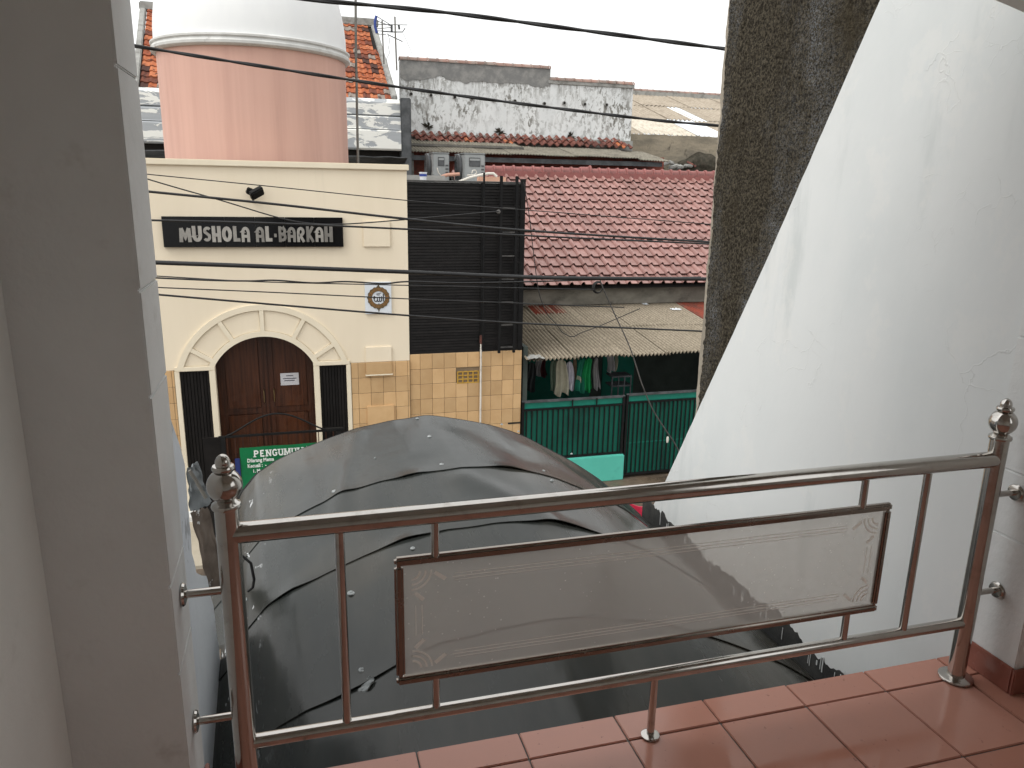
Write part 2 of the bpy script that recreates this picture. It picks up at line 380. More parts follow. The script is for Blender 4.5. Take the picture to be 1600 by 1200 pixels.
t.color(c).set(rough=.95, spec=.15); t.bump(t.math('ADD', f1, f3), 1.0, .010)
simple('spatter_edge', (.34, .30, .245), (.25, .22, .175), 8, .95, bump=.5, bscale=30)
t = NT('floor_tile')
r = t.rand(); c = t.mix(r, (.47, .215, .155), (.54, .26, .195)); c = t.mix(t.math('MULTIPLY', t.ramp(t.noise(6, 7, .65), .45, .75), .4), c, (.44, .22, .17))
c = t.mix(t.math('MULTIPLY', t.ramp(t.noise(38, 5, .7), .64, .70), .55), c, (.20, .09, .07))
t.color(c).set(spec=.5, rough=t.lin(t.noise(5, 6), .35, .7, .05, .26)); t.bump(t.noise(7, 3), .03, .01)
simple('grout', (.10, .095, .085), (.17, .16, .145), 12, .95)
simple('skirting', (.30, .115, .085), (.26, .095, .07), 4, .22)
t = NT('steel')
t.color(t.mix(t.ramp(t.noise(14, 7, .7), .5, .75), (.52, .495, .465), (.38, .355, .325))).set(metal=1, rough=t.lin(t.noise(9, 7, .7), .35, .7, .08, .22))
t = NT('steel_frame'); t.color((.30, .265, .235)).set(metal=1, rough=t.lin(t.noise(9, 7, .7), .35, .7, .14, .34))
# black roofing membrane
t = NT('membrane')
f = t.noise(2.2, 6, .6, (1.6, .35, 1)); c = t.mix(t.ramp(f, .38, .66), (.024, .0275, .026), (.040, .041, .0365))
c = t.mix(t.math('MULTIPLY', t.ramp(t.noise(1.1, 4, .5), .5, .75), .8), c, (.062, .055, .043))
sp = t.math('SUBTRACT', 1.0, t.ramp(t.voro(9, warp=.05), .035, .05)); sp = t.math('MULTIPLY', sp, t.ramp(t.noise(1.7, 3), .64, .68))
c = t.mix(sp, c, (.45, .46, .46))
xx = t.n('ShaderNodeSeparateXYZ'); t.l(t.pos(), xx.inputs[0])
lf = t.math('SUBTRACT', 1.0, t.ramp(xx.outputs[0], -.33, -.12))
sp2 = t.math('MULTIPLY', t.math('MULTIPLY', t.ramp(t.noise(17, 4, .6, (1, .5, 1), dist=.5), .635, .66), lf), 1.0)
c = t.mix(sp2, c, (.62, .64, .65))
t.color(c).set(rough=t.lin(t.noise(3.3, 5, .6, (1.5, .4, 1)), .3, .7, .16, .32), spec=.42); t.bump(t.math('ADD', t.noise(2.6, 3, .5, (1.3, .5, 1)), t.math('MULTIPLY', t.noise(7, 2, .5, (.45, 1.6, 1)), .10)), .20, .06)
simple('sealant', (.24, .26, .26), (.36, .38, .38), 20, .35)
simple('tar', (.035, .036, .036), (.06, .06, .058), 9, .6, bump=.3)
simple('white_paint', (.72, .74, .74), rough=.7)
simple('rust_sheet', (.13, .10, .08), (.20, .16, .13), 6, .8, dirt=(.6, .6, .6), dscale=5, dthr=(.64, .67), bump=.4, bscale=15)
simple('grey_sheet', (.22, .24, .25), (.16, .175, .18), 4, .6, dirt=(.5, .5, .5), dscale=6, dthr=(.66, .69))
simple('red_plastic', (.65, .03, .08), rough=.4)
# etched glass of the balustrade
def haze_glass(name, tr, col):
    t = NT(name); t.t.nodes.remove(t.b)
    tp = t.n('ShaderNodeBsdfTransparent'); tp.inputs[0].default_value = (1, .985, .965, 1)
    df = t.n('ShaderNodeBsdfDiffuse'); df.inputs[0].default_value = (*col, 1)
    tl = t.n('ShaderNodeBsdfTranslucent'); tl.inputs[0].default_value = (*col, 1)
    m1 = t.n('ShaderNodeMixShader'); m1.inputs[0].default_value = .5; t.l(df.outputs[0], m1.inputs[1]); t.l(tl.outputs[0], m1.inputs[2])
    m2 = t.n('ShaderNodeMixShader'); t.l(tp.outputs[0], m2.inputs[2]); t.l(m1.outputs[0], m2.inputs[1])
    sp = t.math('SUBTRACT', 1.0, t.ramp(t.voro(60, warp=.02), .10, .16)); sp = t.math('MULTIPLY', sp, t.ramp(t.noise(5, 4), .50, .60))
    t.l(t.math('MULTIPLY', t.math('SUBTRACT', 1.0, t.math('MULTIPLY', sp, .55)), tr), m2.inputs[0])
    gl = t.n('ShaderNodeBsdfGlossy'); gl.inputs['Roughness'].default_value = .08
    fr = t.n('ShaderNodeLayerWeight'); fr.inputs[0].default_value = .5; fk = t.math('ADD', t.math('MULTIPLY', t.math('POWER', fr.outputs['Facing'], 4.0), .35), .035)
    m3 = t.n('ShaderNodeMixShader'); t.l(fk, m3.inputs[0]); t.l(m2.outputs[0], m3.inputs[1]); t.l(gl.outputs[0], m3.inputs[2])
    t.l(m3.outputs[0], t.out.inputs[0])
haze_glass('glass', .62, (.62, .60, .575))
haze_glass('glass_etch', .45, (.97, .94, .91))

# ------------------------------------------------------------------ ground
GR = -5.10
MB().quad((-200, -40, GR), (200, -40, GR), (200, 400, GR), (-200, 400, GR)).build('ground', 'ground', kind='structure', fixn=False)
MB().box(-4, 1.7, 10.2, 12.0, GR, GR+.05).build('forecourt_paving', 'paving', kind='structure')

# ------------------------------------------------------------------ own balcony: floor of separate tiles
FL = -1.53; EDGE = 1.81; XL, XR = -.281, 2.13
floor = MB().box(-.62, 2.42, -1.3, EDGE-.012, FL-.13, FL-.006).build('balcony_floor', 'grout', kind='structure')
tx = [.263+.297*k for k in range(-3, 8)]; tyy = [1.806, 1.70]+[1.70-.297*k for k in range(1, 10)]
for i in range(len(tx)-1):
    for j in range(len(tyy)-1):
        x0, x1 = max(tx[i]+.0025, -.50), min(tx[i+1]-.0025, 2.35); y1, y0 = tyy[j]-.0025, tyy[j+1]+.0025
        if j == 0: y1 += .004
        if x1-x0 < .02: continue
        dz = random.uniform(-.0012, .0012)
        MB().box(x0, x1, y0, y1, FL-.016, FL+dz).build('floor_tile', 'floor_tile', floor, bevel=.0022)
MB().box(-.60, 2.40, EDGE-.010, EDGE+.004, FL-.145, FL-.017).build('edge_fascia', 'skirting', floor, bevel=.003)

# pillars, walls and arch around the balcony opening
def pillar(name, xf, xo, gro, sgn):
    y0, y1 = 1.59, 1.795
    zt = [1.2]+gro+[FL]
    prof = []
    for a, b in zip(zt[:-1], zt[1:]):
        MBp = MB().box(min(xf, xf-sgn*.03), max(xf, xf-sgn*.03), y0+.0012, y1, b+.0012 if b != FL else b, a-.0012 if a != 1.2 else a)
        prof.append(MBp)
    root = MB().box(min(xf-sgn*.005, xo), max(xf-sgn*.005, xo), y0, y1-.006, FL+.001, 1.19).build(name, 'white_pillar', kind='structure')
    for m in prof: m.build('plaster_block', 'white_pillar', root, bevel=.003)
    return root
GZ = [.195, -.205, -.415, -.83, -1.04]
pl = pillar('pillar_left', XL, -.52, GZ, 1)
prr = pillar('pillar_right', XR-.006, 2.36, GZ, -1)
MB().box(XR-.018, XR-.0075, 1.5888, 1.797, FL+.001, -1.44).box(XR-.018, 2.36, 1.578, 1.5885, FL+.001, -1.44).build('skirting', 'skirting', prr, bevel=.003)
MB().box(-.52, XL+.012, 1.578, 1.5885, FL+.001, -1.44).box(XL+.0015, XL+.012, 1.589, 1.797, FL+.001, -1.44).build('skirting', 'skirting', pl, bevel=.003)
MB().box(-.66, -.51, -1.3, 1.589, FL+.001, 1.2).build('wall_left', 'inside_wall', kind='structure')
MB().box(2.35, 2.5, -1.3, 1.589, FL+.001, -.55).box(2.35, 2.5, .9, 1.589, -.55, 1.2).box(2.35, 2.5, -1.3, -.9, -.55, 1.2).box(2.35, 2.5, -.9, .9, .75, 1.2).build('wall_right', 'inside_wall', kind='structure')  # side opening out of view, added to bring light to the left pillar
MB().box(-.66, 2.5, -1.45, -1.301, FL+.001, 1.2).build('wall_back', 'inside_wall', kind='structure')
MB().box(-.9, 2.7, -1.6, 1.79, 1.2, 1.35).build('balcony_ceiling', 'inside_wall', kind='structure')
N = 28; m = MB()
for i in range(N):
    xa, xb = XL+.001+(XR-XL-.008)*i/N, XL+.001+(XR-XL-.008)*(i+1)/N
    za, zb = [.595-.116*(x-.925)**2 for x in (xa, xb)]
    m.quad((xa, 1.60, za), (xb, 1.60, zb), (xb, 1.60, 1.199), (xa, 1.60, 1.199)); m.quad((xb, 1.785, zb), (xa, 1.785, za), (xa, 1.785, 1.199), (xb, 1.785, 1.199))
    m.quad((xa, 1.785, za), (xb, 1.785, zb), (xb, 1.60, zb), (xa, 1.60, za))
m.build('arch_beam', 'inside_wall', kind='structure', fixn=False, weld=True)

# ------------------------------------------------------------------ stainless railing
RY = 1.70
rail = thing('balcony_railing', (.925, RY, FL), 'stainless steel balcony railing with ball finials and a frosted glass panel', 'railing')
PX0, PX1 = -.170, 2.018
prof_post = [(.0265, 0), (.0265, .822)]
for px in (PX0, PX1):
    p = MB().lathe([(.0265, 0), (.0265, .825)], (px, RY, FL), 40).build('post', 'steel', rail, smooth=40)
    MB().lathe([(.050, .001), (.0525, .004), (.0515, .008), (.047, .0105), (.036, .012), (.0305, .0145), (.0275, .0155)], (px, RY, FL), 40).build('base_flange', 'steel', p, smooth=40)
    z = FL+.822
    col = [(.0272, 0), (.031, .001), (.0325, .006), (.031, .011), (.026, .014), (.022, .018)]
    ball = [(.0385*math.cos(a), .018+.036+.0385*math.sin(a)) for a in [math.radians(q) for q in range(-62, 63, 6)]]
    top = [(.017, .089), (.0225, .0895), (.0245, .0935), (.0245, .097), (.0225, .101), (.0165, .102), (.0160, .106), (.0165, .109), (.0155, .114), (.0125, .120), (.008, .1245), (.003, .127), (0, .1275)]
    fin = MB().lathe(col+ball+top, (px, RY, z), 48).build('finial', 'steel', p, smooth=35)
MB().tube([(PX0, RY, -.771), (PX1, RY, -.771)], .0245, 40).build('top_rail', 'steel', rail, smooth=40)
MB().tube([(PX0, RY, -1.325), (PX1, RY, -1.325)], .0175, 32).build('bottom_rail', 'steel', rail, smooth=40)
for x in (.074, 1.771): MB().tube([(x, RY, -1.325), (x, RY, -.771)], .0115, 24).build('baluster', 'steel', rail, smooth=40)
for x in (.301, 1.552):
    MB().tube([(x, RY, -.885), (x, RY, -.771)], .0105, 20).build('upper_stub', 'steel', rail, smooth=40)
    MB().tube([(x, RY, -1.325), (x, RY, -1.22)], .0105, 20).build('lower_stub', 'steel', rail, smooth=40)
leg = MB().tube([(.925, RY, FL), (.925, RY, -1.325)], .0110, 24).build('support_leg', 'steel', rail, smooth=40)
MB().lathe([(.026, .001), (.0275, .003), (.0265, .006), (.022, .008), (.0145, .009), (.0115, .010)], (.925, RY, FL), 32).build('base_flange', 'steel', leg, smooth=40)
FX0, FX1, FZ0, FZ1 = .200, 1.655, -1.229, -.876
fr = MB()
fw, fd = .022, .011
fr.box(FX0, FX1, RY-fd, RY+fd, FZ1-fw, FZ1).build('panel_frame', 'steel_frame', rail, bevel=.0065, bseg=3, smooth=30)
MB().box(FX0, FX1, RY-fd, RY+fd, FZ0, FZ0+fw).build('panel_frame', 'steel_frame', rail, bevel=.0065, bseg=3, smooth=30)
MB().box(FX0, FX0+fw, RY-fd+.0006, RY+fd-.0006, FZ0+fw, FZ1-fw).build('panel_frame', 'steel_frame', rail, bevel=.0065, bseg=3, smooth=30)
MB().box(FX1-fw, FX1, RY-fd+.0006, RY+fd-.0006, FZ0+fw, FZ1-fw).build('panel_frame', 'steel_frame', rail, bevel=.0065, bseg=3, smooth=30)
gx0, gx1, gz0, gz1 = FX0+fw-.003, FX1-fw+.003, FZ0+fw-.003, FZ1-fw+.003
pane = MB().box(gx0, gx1, RY-.0025, RY+.0025, gz0, gz1).build('glass_pane', 'glass', rail)
def etch(pts, w): return MB().ribbon(pts, w, RY-.0034, RY-.0027)
for zz_ in (gz1-.048, gz0+.048):
    for d in (-.009, 0, .009):
        etch([(gx0+.125+abs(d)*.6, zz_+d), (gx1-.125-abs(d)*.6, zz_+d)], .0016 if d else .0022).build('etched_line', 'glass_etch', pane)
for xx_ in (gx0+.040, gx1-.040):
    for d in (-.008, .008): etch([(xx_+d, gz0+.115), (xx_+d, gz1-.115)], .0022).build('etched_line', 'glass_etch', pane)
for sx, cx in ((1, gx0+.022), (-1, gx1-.022)):
    for sz, cz in ((1, gz0+.022), (-1, gz1-.022)):
        mb = MB()
        for rr, w in ((.022, .006), (.036, .005), (.050, .005)):
            mb.ribbon([(cx+sx*rr*math.cos(a), cz+sz*rr*math.sin(a)) for a in [math.radians(q) for q in range(0, 91, 10)]], w, RY-.0034, RY-.0027)
        mb.ribbon([(cx+sx*.058, cz+sz*.008), (cx+sx*.085, cz+sz*.030)], .010, RY-.0034, RY-.0027)
        mb.ribbon([(cx+sx*.008, cz+sz*.058), (cx+sx*.030, cz+sz*.080)], .010, RY-.0034, RY-.0027)
        mb.build('etched_corner', 'glass_etch', pane)
for z in (-.909, -1.244):
    b = MB().tube([(XL+.004, RY, z), (PX0, RY, z)], .0095, 20).build('wall_bracket', 'steel', rail, smooth=40)
    MB().lathe([(.026, 0), (.027, .003), (.024, .008), (.014, .011)], (XL+.001, RY, z), 28, 'x').build('bracket_flange', 'steel', b, smooth=40)
    b = MB().tube([(PX1, RY, z+.02), (XR-.010, RY, z+.02)], .0095, 20).build('wall_bracket', 'steel', rail, smooth=40)
    MB().lathe([(.014, -.011), (.024, -.008), (.027, -.003), (.026, 0)], (XR-.007, RY, z+.02), 28, 'x').build('bracket_flange', 'steel', b, smooth=40)

# ------------------------------------------------------------------ white party wall with raking front edge, dark wall beyond it
pw = [(1.785, GR), (4.16, GR)]
for k in range(161):
    z = -2.05+(1.86+2.05)*k/160; y = [a[0]+(b[0]-a[0])*(z-a[1])/(b[1]-a[1]) for a, b in (((4.16, -2.05), (3.955, -1.72)), ((3.955, -1.72), (3.13, -.29)), ((3.13, -.29), (2.60, .69)), ((2.60, .69), (1.95, 1.86))) if a[1]-1e-6 <= z <= b[1]+1e-6][0]
    pw.append((y+.0035*noise.noise(Vector((z*13, 1, 0)))+.005*min(0, noise.noise(Vector((z*5, 8, 0)))+.25), z))
pw.append((1.785, 1.86))
MB().prism(pw, 'x', XR, XR+.05).build('party_wall', 'white_wall', label='white plastered party wall with hairline cracks and a raking front edge', cat='wall')
dw0, dw1 = 1.9, 3.79
def dwf(u, v):
    y = dw0+(dw1-dw0)*u; z = GR+(2.6-GR)*v
    q = Vector((y*38, z*38, 3.1)); d = noise.fractal(q, .7, 2.1, 3)*.007 + max(0, noise.noise(Vector((y*17, z*17, 0))))*.006
    e = noise.noise(Vector((z*3, 5.5, 0)))*.02 + noise.noise(Vector((z*14, 1.5, 0)))*.008 if u > .985 else 0
    return (XR+.085-d-.004, y+e, z)
dark = thing('spatter_wall', (XR+.25, 3, GR), 'dark rough spatter-dash wall slab rising behind the white wall', 'wall')
MB().slab(150, 520, dwf, (.16, 0, 0)).build('rough_face', 'spatter', dark, smooth=60)
def edf(u, v):
    z = GR+(2.6-GR)*v
    w = .048+.02*noise.noise(Vector((z*2.2, 9, 0)))+.014*noise.noise(Vector((z*11, 4, 0)))
    return (XR+.088+.004*noise.noise(Vector((z*15, u*3, 2))), dw1-.012+w*u+.012*u*noise.noise(Vector((z*9, 2, 7))), z)
MB().slab(3, 240, edf, (.15, 0, 0)).build('bare_edge', 'spatter_edge', dark, smooth=50)

# left party wall, broken at its far end
LX = -.385
def lerp_(x, p):
    for (a, fa), (b, fb) in zip(p[:-1], p[1:]):
        if x <= b: return fa+(fb-fa)*(x-a)/(b-a)
    return p[-1][1]
def ledge(z): return 2.66+.035*noise.noise(Vector((z*9, 3, 1)))+.02*noise.noise(Vector((z*31, 7, 1)))
pts = [(1.797, GR), (3.12, GR), (3.12, -2.1)]
zs = [-2.05+.035*k for k in range(0, 33)]
top = [( lerp_(z, [(-2.05, 3.12), (-1.7, 3.05), (-1.5, 2.92), (-1.35, 2.68), (-1.25, 2.62), (-.85, 2.65)]) + .022*noise.noise(Vector((z*9, 3, 1)))+.015*noise.noise(Vector((z*31, 7, 1))), z) for z in zs if z < -.88]
pts += top + [(2.58, -.84), (2.44, -.70), (2.3, -.52), (2.1, -.30), (1.797, -.05)]
MB().prism(pts, 'x', LX-.14, LX).build('broken_wall', 'left_wall', label='pale blue-white party wall at the left with torn plaster at its end', cat='wall')

# ------------------------------------------------------------------ black barrel canopy between the two party walls
VY = 4.27
def lerp(x, pts):
    if x <= pts[0][0]: return pts[0][1]
    for (a, fa), (b, fb) in zip(pts[:-1], pts[1:]):
        if x <= b: return fa+(fb-fa)*(x-a)/(b-a)
    return pts[-1][1]
def crease(x, y, ax, ay, bx, by, w):
    dx, dy = bx-ax, by-ay; L2 = dx*dx+dy*dy; t = max(0, min(1, ((x-ax)*dx+(y-ay)*dy)/L2))
    d = math.hypot(x-ax-t*dx, y-ay-t*dy); return math.exp(-(d/w)**2)
def vz(x, y):
    pk = lerp(y, [(1.5, -1.83), (1.85, -1.73), (2.4, -1.56), (3.0, -1.425), (3.5, -1.348), (4.3, -1.318)])
    cx = lerp(y, [(2.4, .82), (4.3, .70)])
    er = -2.09; el = lerp(y, [(2.4, -2.0), (4.25, -1.86)])
    if x > cx: s = (x-cx)/(XR-cx); z = pk-(pk-er)*min(1, s)**1.85
    else: z = pk-lerp(cx-x, [(0, 0), (.20, .012), (.385, .045), (.55, .090), (.708, .145), (.85, .208), (.957, .275), (1.05, .385), (1.09, .50), (1.3, .75)])
    w = .012*noise.noise(Vector((x*1.7+y*.5, y*1.3, .3)))+.005*noise.noise(Vector((x*4.5, y*2.2, 1.7)))+.0015*noise.noise(Vector((x*9, y*3.5+x*2, 4.7)))
    w += .010*crease(x, y, .72, 4.3, .58, 3.75, .09)-.014*crease(x, y, .95, 4.1, 1.15, 3.72, .12)
    w -= .03*crease(x, y, .05, 2.75, .12, 2.45, .16)-.018*crease(x, y, .35, 2.9, .42, 2.4, .10)
    w += .014*crease(x, y, .30, 4.2, .12, 3.3, .05)+.014*crease(x, y, .75, 3.4, 1.05, 3.05, .07)
    w -= .012*crease(x, y, 1.45, 4.2, 1.85, 3.7, .12)-.009*crease(x, y, 1.3, 4.0, 1.75, 3.4, .09)
    ed = min(1, max(0, (XR-x)/.2))*min(1, max(0, (x-LX)/.15))
    return z+w*(.25+.75*ed)
canopy = thing('barrel_canopy', (.87, 3.0, -2.1), 'black membrane barrel canopy roof bulging between the party walls', 'canopy')
seams = [4.27, 3.50, 2.99, 2.40, 1.60]
lifts = [[(.50, .07, .008), (1.00, .08, .011), (.20, .05, .004)], [(1.10, .14, .016), (.42, .10, .010), (-.10, .09, .010)], [(.15, .1, .004)], []]
for k in range(4):
    ya, yb = seams[k+1], seams[k]+(.09 if k else 0)
    def sf(u, v, ya=ya, yb=yb, k=k):
        y = ya+(yb-ya)*v; tt = max(0, min(1, (y-3.16)/.14)); xa = LX+.001-.13*tt*tt*(3-2*tt); x = xa+(XR-.003-xa)*u
        y2 = y+(.018*noise.noise(Vector((x*2.1, k*3.3, 0))) if v < .5 else 0)*(1-v)
        lap = .0055*(1-v)**2+.001
        lift = sum(h*math.exp(-((x-c)/w)**2) for c, w, h in lifts[k])*max(0, 1-(y-ya)/.11)**2
        return (x, y2, vz(x, y2)+(lap if k < 3 else 0)+lift-(.004*max(0, (v-.85)/.15) if k else 0))
    MB().slab(150, 26 if k else 34, sf, (0, 0, -.004)).build('membrane_sheet', 'membrane', canopy, smooth=50)
rim = [(x, VY+.006, vz(x, VY)-.012) for x in [LX-.128+(XR-.004-LX+.128)*i/90 for i in range(91)]]
MB().tube(rim, .014, 8).build('front_hoop', 'black_metal', canopy, smooth=40)
for yy in (3.55, 2.8): MB().tube([(x, yy, vz(x, yy)-.05) for x in [LX+.03+(XR-.06-LX)*i/40 for i in range(41)]], .016, 8).build('rib', 'black_metal', canopy, smooth=40)
def vhit(px, py):
    d = ray(px, py); s = 1.2
    while s < 6:
        p = d*s
        if p.z < vz(p.x, p.y): return p
        s += .004
    return d*3
for px, py, r in ((671, 683, .011), (586, 717, .006), (690, 727, .012), (523, 769, .014), (849, 737, .010), (893, 710, .008), (862, 752, .010), (810, 675, .008), (652, 655, .010), (784, 664, .008), (549, 928, .016), (566, 1049, .014), (645, 858, .010), (385, 938, .010)):
    p = vhit(px, py); mb = MB()
    r *= .72; prof_ = [(r*1.5, -.004), (r*1.3, .000), (r*.6, .0015), (r*.5, .004), (0, .005)]
    mb.lathe(prof_, (p.x, p.y, vz(p.x, p.y)+.006), 12); mb.build('roofing_screw', 'sealant', canopy, smooth=50)
p = vhit(572, 1073); mb = MB()
mb.slab(12, 12, lambda u, v: (p.x+(u-.5)*.055*(.55+.5*math.sin(v*3.14)), p.y+(v-.5)*.045*(.55+.5*math.sin(u*3.14)), vz(p.x+(u-.5)*.08, p.y+(v-.5)*.06)+.006+.005*noise.noise(Vector((u*5, v*5, 2)))), (0, 0, -.008))
mb.build('sealant_patch', 'sealant', canopy, smooth=60)
# ragged tar flashing up the white wall, with runs of wall paint over it
def tf(u, v):
    y = 1.75+(4.24-1.75)*u
    h = .10+.05*(noise.noise(Vector((y*3.1, 8, 0)))+.4)+.05*max(0, noise.noise(Vector((y*11, 2, 0))))+.02*noise.noise(Vector((y*40, 2, 0)))
    return (XR-.003, y, vz(XR-.01, y)-.03+(.03+max(.02, h))*v)
MB().slab(260, 3, tf, (.002, 0, 0)).build('tar_flashing', 'tar', canopy)
random.seed(21)
for k in range(46):
    y = random.uniform(1.95, 4.15); h = random.uniform(.02, .09); w = random.uniform(.001, .004); z0 = vz(XR-.01, y)+random.uniform(.03, .08)
    MB().box(XR-.0065, XR-.0036, y-w, y+w, z0+.005, z0+.005+h).build('paint_run', 'white_paint', canopy, bevel=.001)
cable_pts = [P(x, y, 3.0) for x, y in ((378, 868), (392, 880), (397, 905), (395, 918), (387, 924))]
MB().tube([(q.x, q.y, max(q.z, vz(q.x, q.y)+.02)) for q in cable_pts], .006, 8).build('loose_cable', 'cable', label='short black cable loop lying on the left flank of the canopy', cat='cable', smooth=50)

# torn sheets stuck behind the left wall end
def torn(name, pp, y, m, label, cat, seed):
    q = [P(px, py, y) for px, py in pp]
    def fn(u, v):
        a = q[0].lerp(q[1], u); b = q[3].lerp(q[2], u); c = a.lerp(b, v)
        return (c.x+.008*noise.noise(Vector((u*3, v*6, seed))), c.y+.10*u+.03*noise.noise(Vector((u*3, v*3, seed+1))), c.z+.012*noise.noise(Vector((u*6, v*3, seed+2))))
    MB().slab(14, 22, fn, (.004, .006, 0)).build(name, m, label=label, cat=cat, smooth=60)
torn('torn_sheet', ((292, 732), (302, 737), (326, 802), (297, 800)), 3.10, 'grey_sheet', 'torn grey sheet sticking up behind the broken left wall', 'sheet', 1.3)
torn('torn_sheet', ((297, 800), (318, 808), (352, 930), (328, 925)), 3.22, 'rust_sheet', 'crumpled brown sheet splashed with white paint below the torn grey sheet', 'sheet', 4.3)
MB().tube([P(x, y, 3.0) for x, y in ((296, 735), (306, 750), (314, 765), (322, 778))], .007, 8).build('rusty_rod', 'pole_grey', label='thin bent rod along the torn grey sheet', cat='rod', smooth=40)
q = P(994, 798, 5.2); MB().slab(8, 8, lambda u, v: (q.x-.10+.20*u, 5.2+.05*math.sin(u*5+v*2), q.z-.14+.22*v-.05*u), (0, .01, 0)).build('red_flag', 'red_plastic', label='red plastic flag hanging beyond the canopy corner by the white wall', cat='flag', smooth=60)

# ------------------------------------------------------------------ small prayer house across the street
FY = 12.0; CX, CZ = -.487, -3.075; RI, RO = .815, 1.295; SPR = -2.70
mu = thing('prayer_house', (-1, 14, GR), 'cream prayer house with arched doorway, pink drum and white dome', 'building')
TOPZ = .262; DY = FY+.42
ML, MR = -3.6, 1.735
w = MB()
jl, jr = -1.71, .736            # the whole surround sits in one opening
dl, dr = -1.205, .235
# wall with arched hole for the door; slots beside it
def arch_pts(r, z0, n=24):
    a0 = math.asin((z0-CZ)/r); return [(CX-r*math.cos(a0+(math.pi-2*a0)*i/n), CZ+r*math.sin(a0+(math.pi-2*a0)*i/n)) for i in range(n+1)]
ap = arch_pts(RI, SPR)
w.box(ML, jl, FY, FY+.2, GR, SPR); w.box(jr, MR, FY, FY+.2, GR, SPR)
w.box(-1.285, ap[0][0], FY, FY+.2, GR, SPR); w.box(ap[-1][0], .318, FY, FY+.2, GR, SPR)
w.box(ML, ap[0][0], FY, FY+.2, SPR, CZ+RI); w.box(ap[-1][0], MR, FY, FY+.2, SPR, CZ+RI)
w.box(ML, MR, FY, FY+.2, CZ+RI, TOPZ-.055)
for (xa, za), (xb, zb) in zip(ap[:-1], ap[1:]):
    w.prism([(xa, za), (xb, zb), (xb, CZ+RI), (xa, CZ+RI)] if abs(za-CZ-RI) > 1e-4 and abs(zb-CZ-RI) > 1e-4 else ([(xa, za), (xb, zb), (xa, CZ+RI)] if abs(za-CZ-RI) > 1e-4 else [(xa, za), (xb, zb), (xb, CZ+RI)]), 'y', FY, FY+.2)
w.box(-1.29, -1.26, FY+.201, DY, GR, -2.2); w.box(.29, .32, FY+.201, DY, GR, -2.2); w.box(-1.29, .32, FY+.201, DY+.05, -2.215, -2.15)
w.build('facade_wall', 'cream', mu)
MB().box(ML-.03, MR+.03, FY-.04, FY+.24, TOPZ-.055, TOPZ+.03).build('coping', 'cream_trim', mu, bevel=.008)
MB().box(ML, ML+.2, FY+.21, 20, GR, TOPZ-.06).box(MR-.2, MR, FY+.21, 20, GR, -.2).build('side_wall', 'cream', mu)
MB().box(ML+.21, MR-.21, FY+.21, 20, -.35, -.2).build('flat_roof', 'concrete', mu)
# surround: rings, spokes, base bars, jambs
def ring(r0, r1, y0, y1, z0, n=40):
    mb = MB(); a = arch_pts(r0, z0, n); b = arch_pts(r1, z0, n)
    for i in range(n): mb.prism([a[i], a[i+1], b[i+1], b[i]], 'y', y0, y1)
    return mb
ring(RO-.085, RO, FY-.035, FY-.001, SPR).build('outer_arch', 'cream_trim', mu)
ring(RI-.005, RI+.075, FY-.033, FY-.001, SPR).build('inner_arch', 'cream_trim', mu)
for ang in (30, 60, 90, 120, 150):
    if ang in (30, 150): ang = 32 if ang == 30 else 148
    a = math.radians(ang); c, s = math.cos(a), math.sin(a)
    MB().ribbon([(CX+c*(RI+.07), CZ+s*(RI+.07)), (CX+c*(RO-.08), CZ+s*(RO-.08))], .062, FY-.030, FY-.001).build('arch_spoke', 'cream_trim', mu)
for k in range(6):
    a0 = (19.5, 34, 62, 92, 120, 150)[k]; a1 = (30, 58, 88, 118, 146, 160.5)[k]; b0 = 26 if k == 0 else a0; b1 = 154 if k == 5 else a1
    mb = MB(); n = 8
    for i in range(n):
        q0, q1 = [math.radians(a0+(a1-a0)*j/n) for j in (i, i+1)]; p0, p1 = [math.radians(b0+(b1-b0)*j/n) for j in (i, i+1)]
        mb.prism([(CX+math.cos(q)*r, CZ+math.sin(q)*r) for q, r in ((p0, RI+.085), (p1, RI+.085), (q1, RO-.095), (q0, RO-.095))], 'y', FY-.010, FY-.0012)
    mb.build('arch_panel', 'cream', mu)
MB().box(-1.76, -1.20, FY-.036, FY-.001, SPR-.055, SPR+.012).build('impost', 'cream_trim', mu, bevel=.006)
MB().box(.23, .79, FY-.036, FY-.001, SPR-.055, SPR+.012).build('impost', 'cream_trim', mu, bevel=.006)
for x0, x1 in ((-1.77, -1.70), (-1.288, -1.200), (.232, .322), (.732, .80)):
    MB().box(x0, x1, FY-.034, FY-.001, GR+.05, SPR-.055).build('jamb', 'cream_trim', mu, bevel=.006)
me = shared(MB().box(-.018, .018, 0, .02, GR+.06, SPR-.06), 'slat', 'black_slat')
for x0, x1 in ((-1.70, -1.288), (.322, .732)):
    MB().box(x0, x1, FY+.035, FY+.06, GR+.05, SPR-.05).build('shutter_backing', 'black_metal', mu)
    n = 9
    for i in range(n): piece('slat', me, mu, (x0+(i+.5)*(x1-x0)/n, FY+.008, 0))
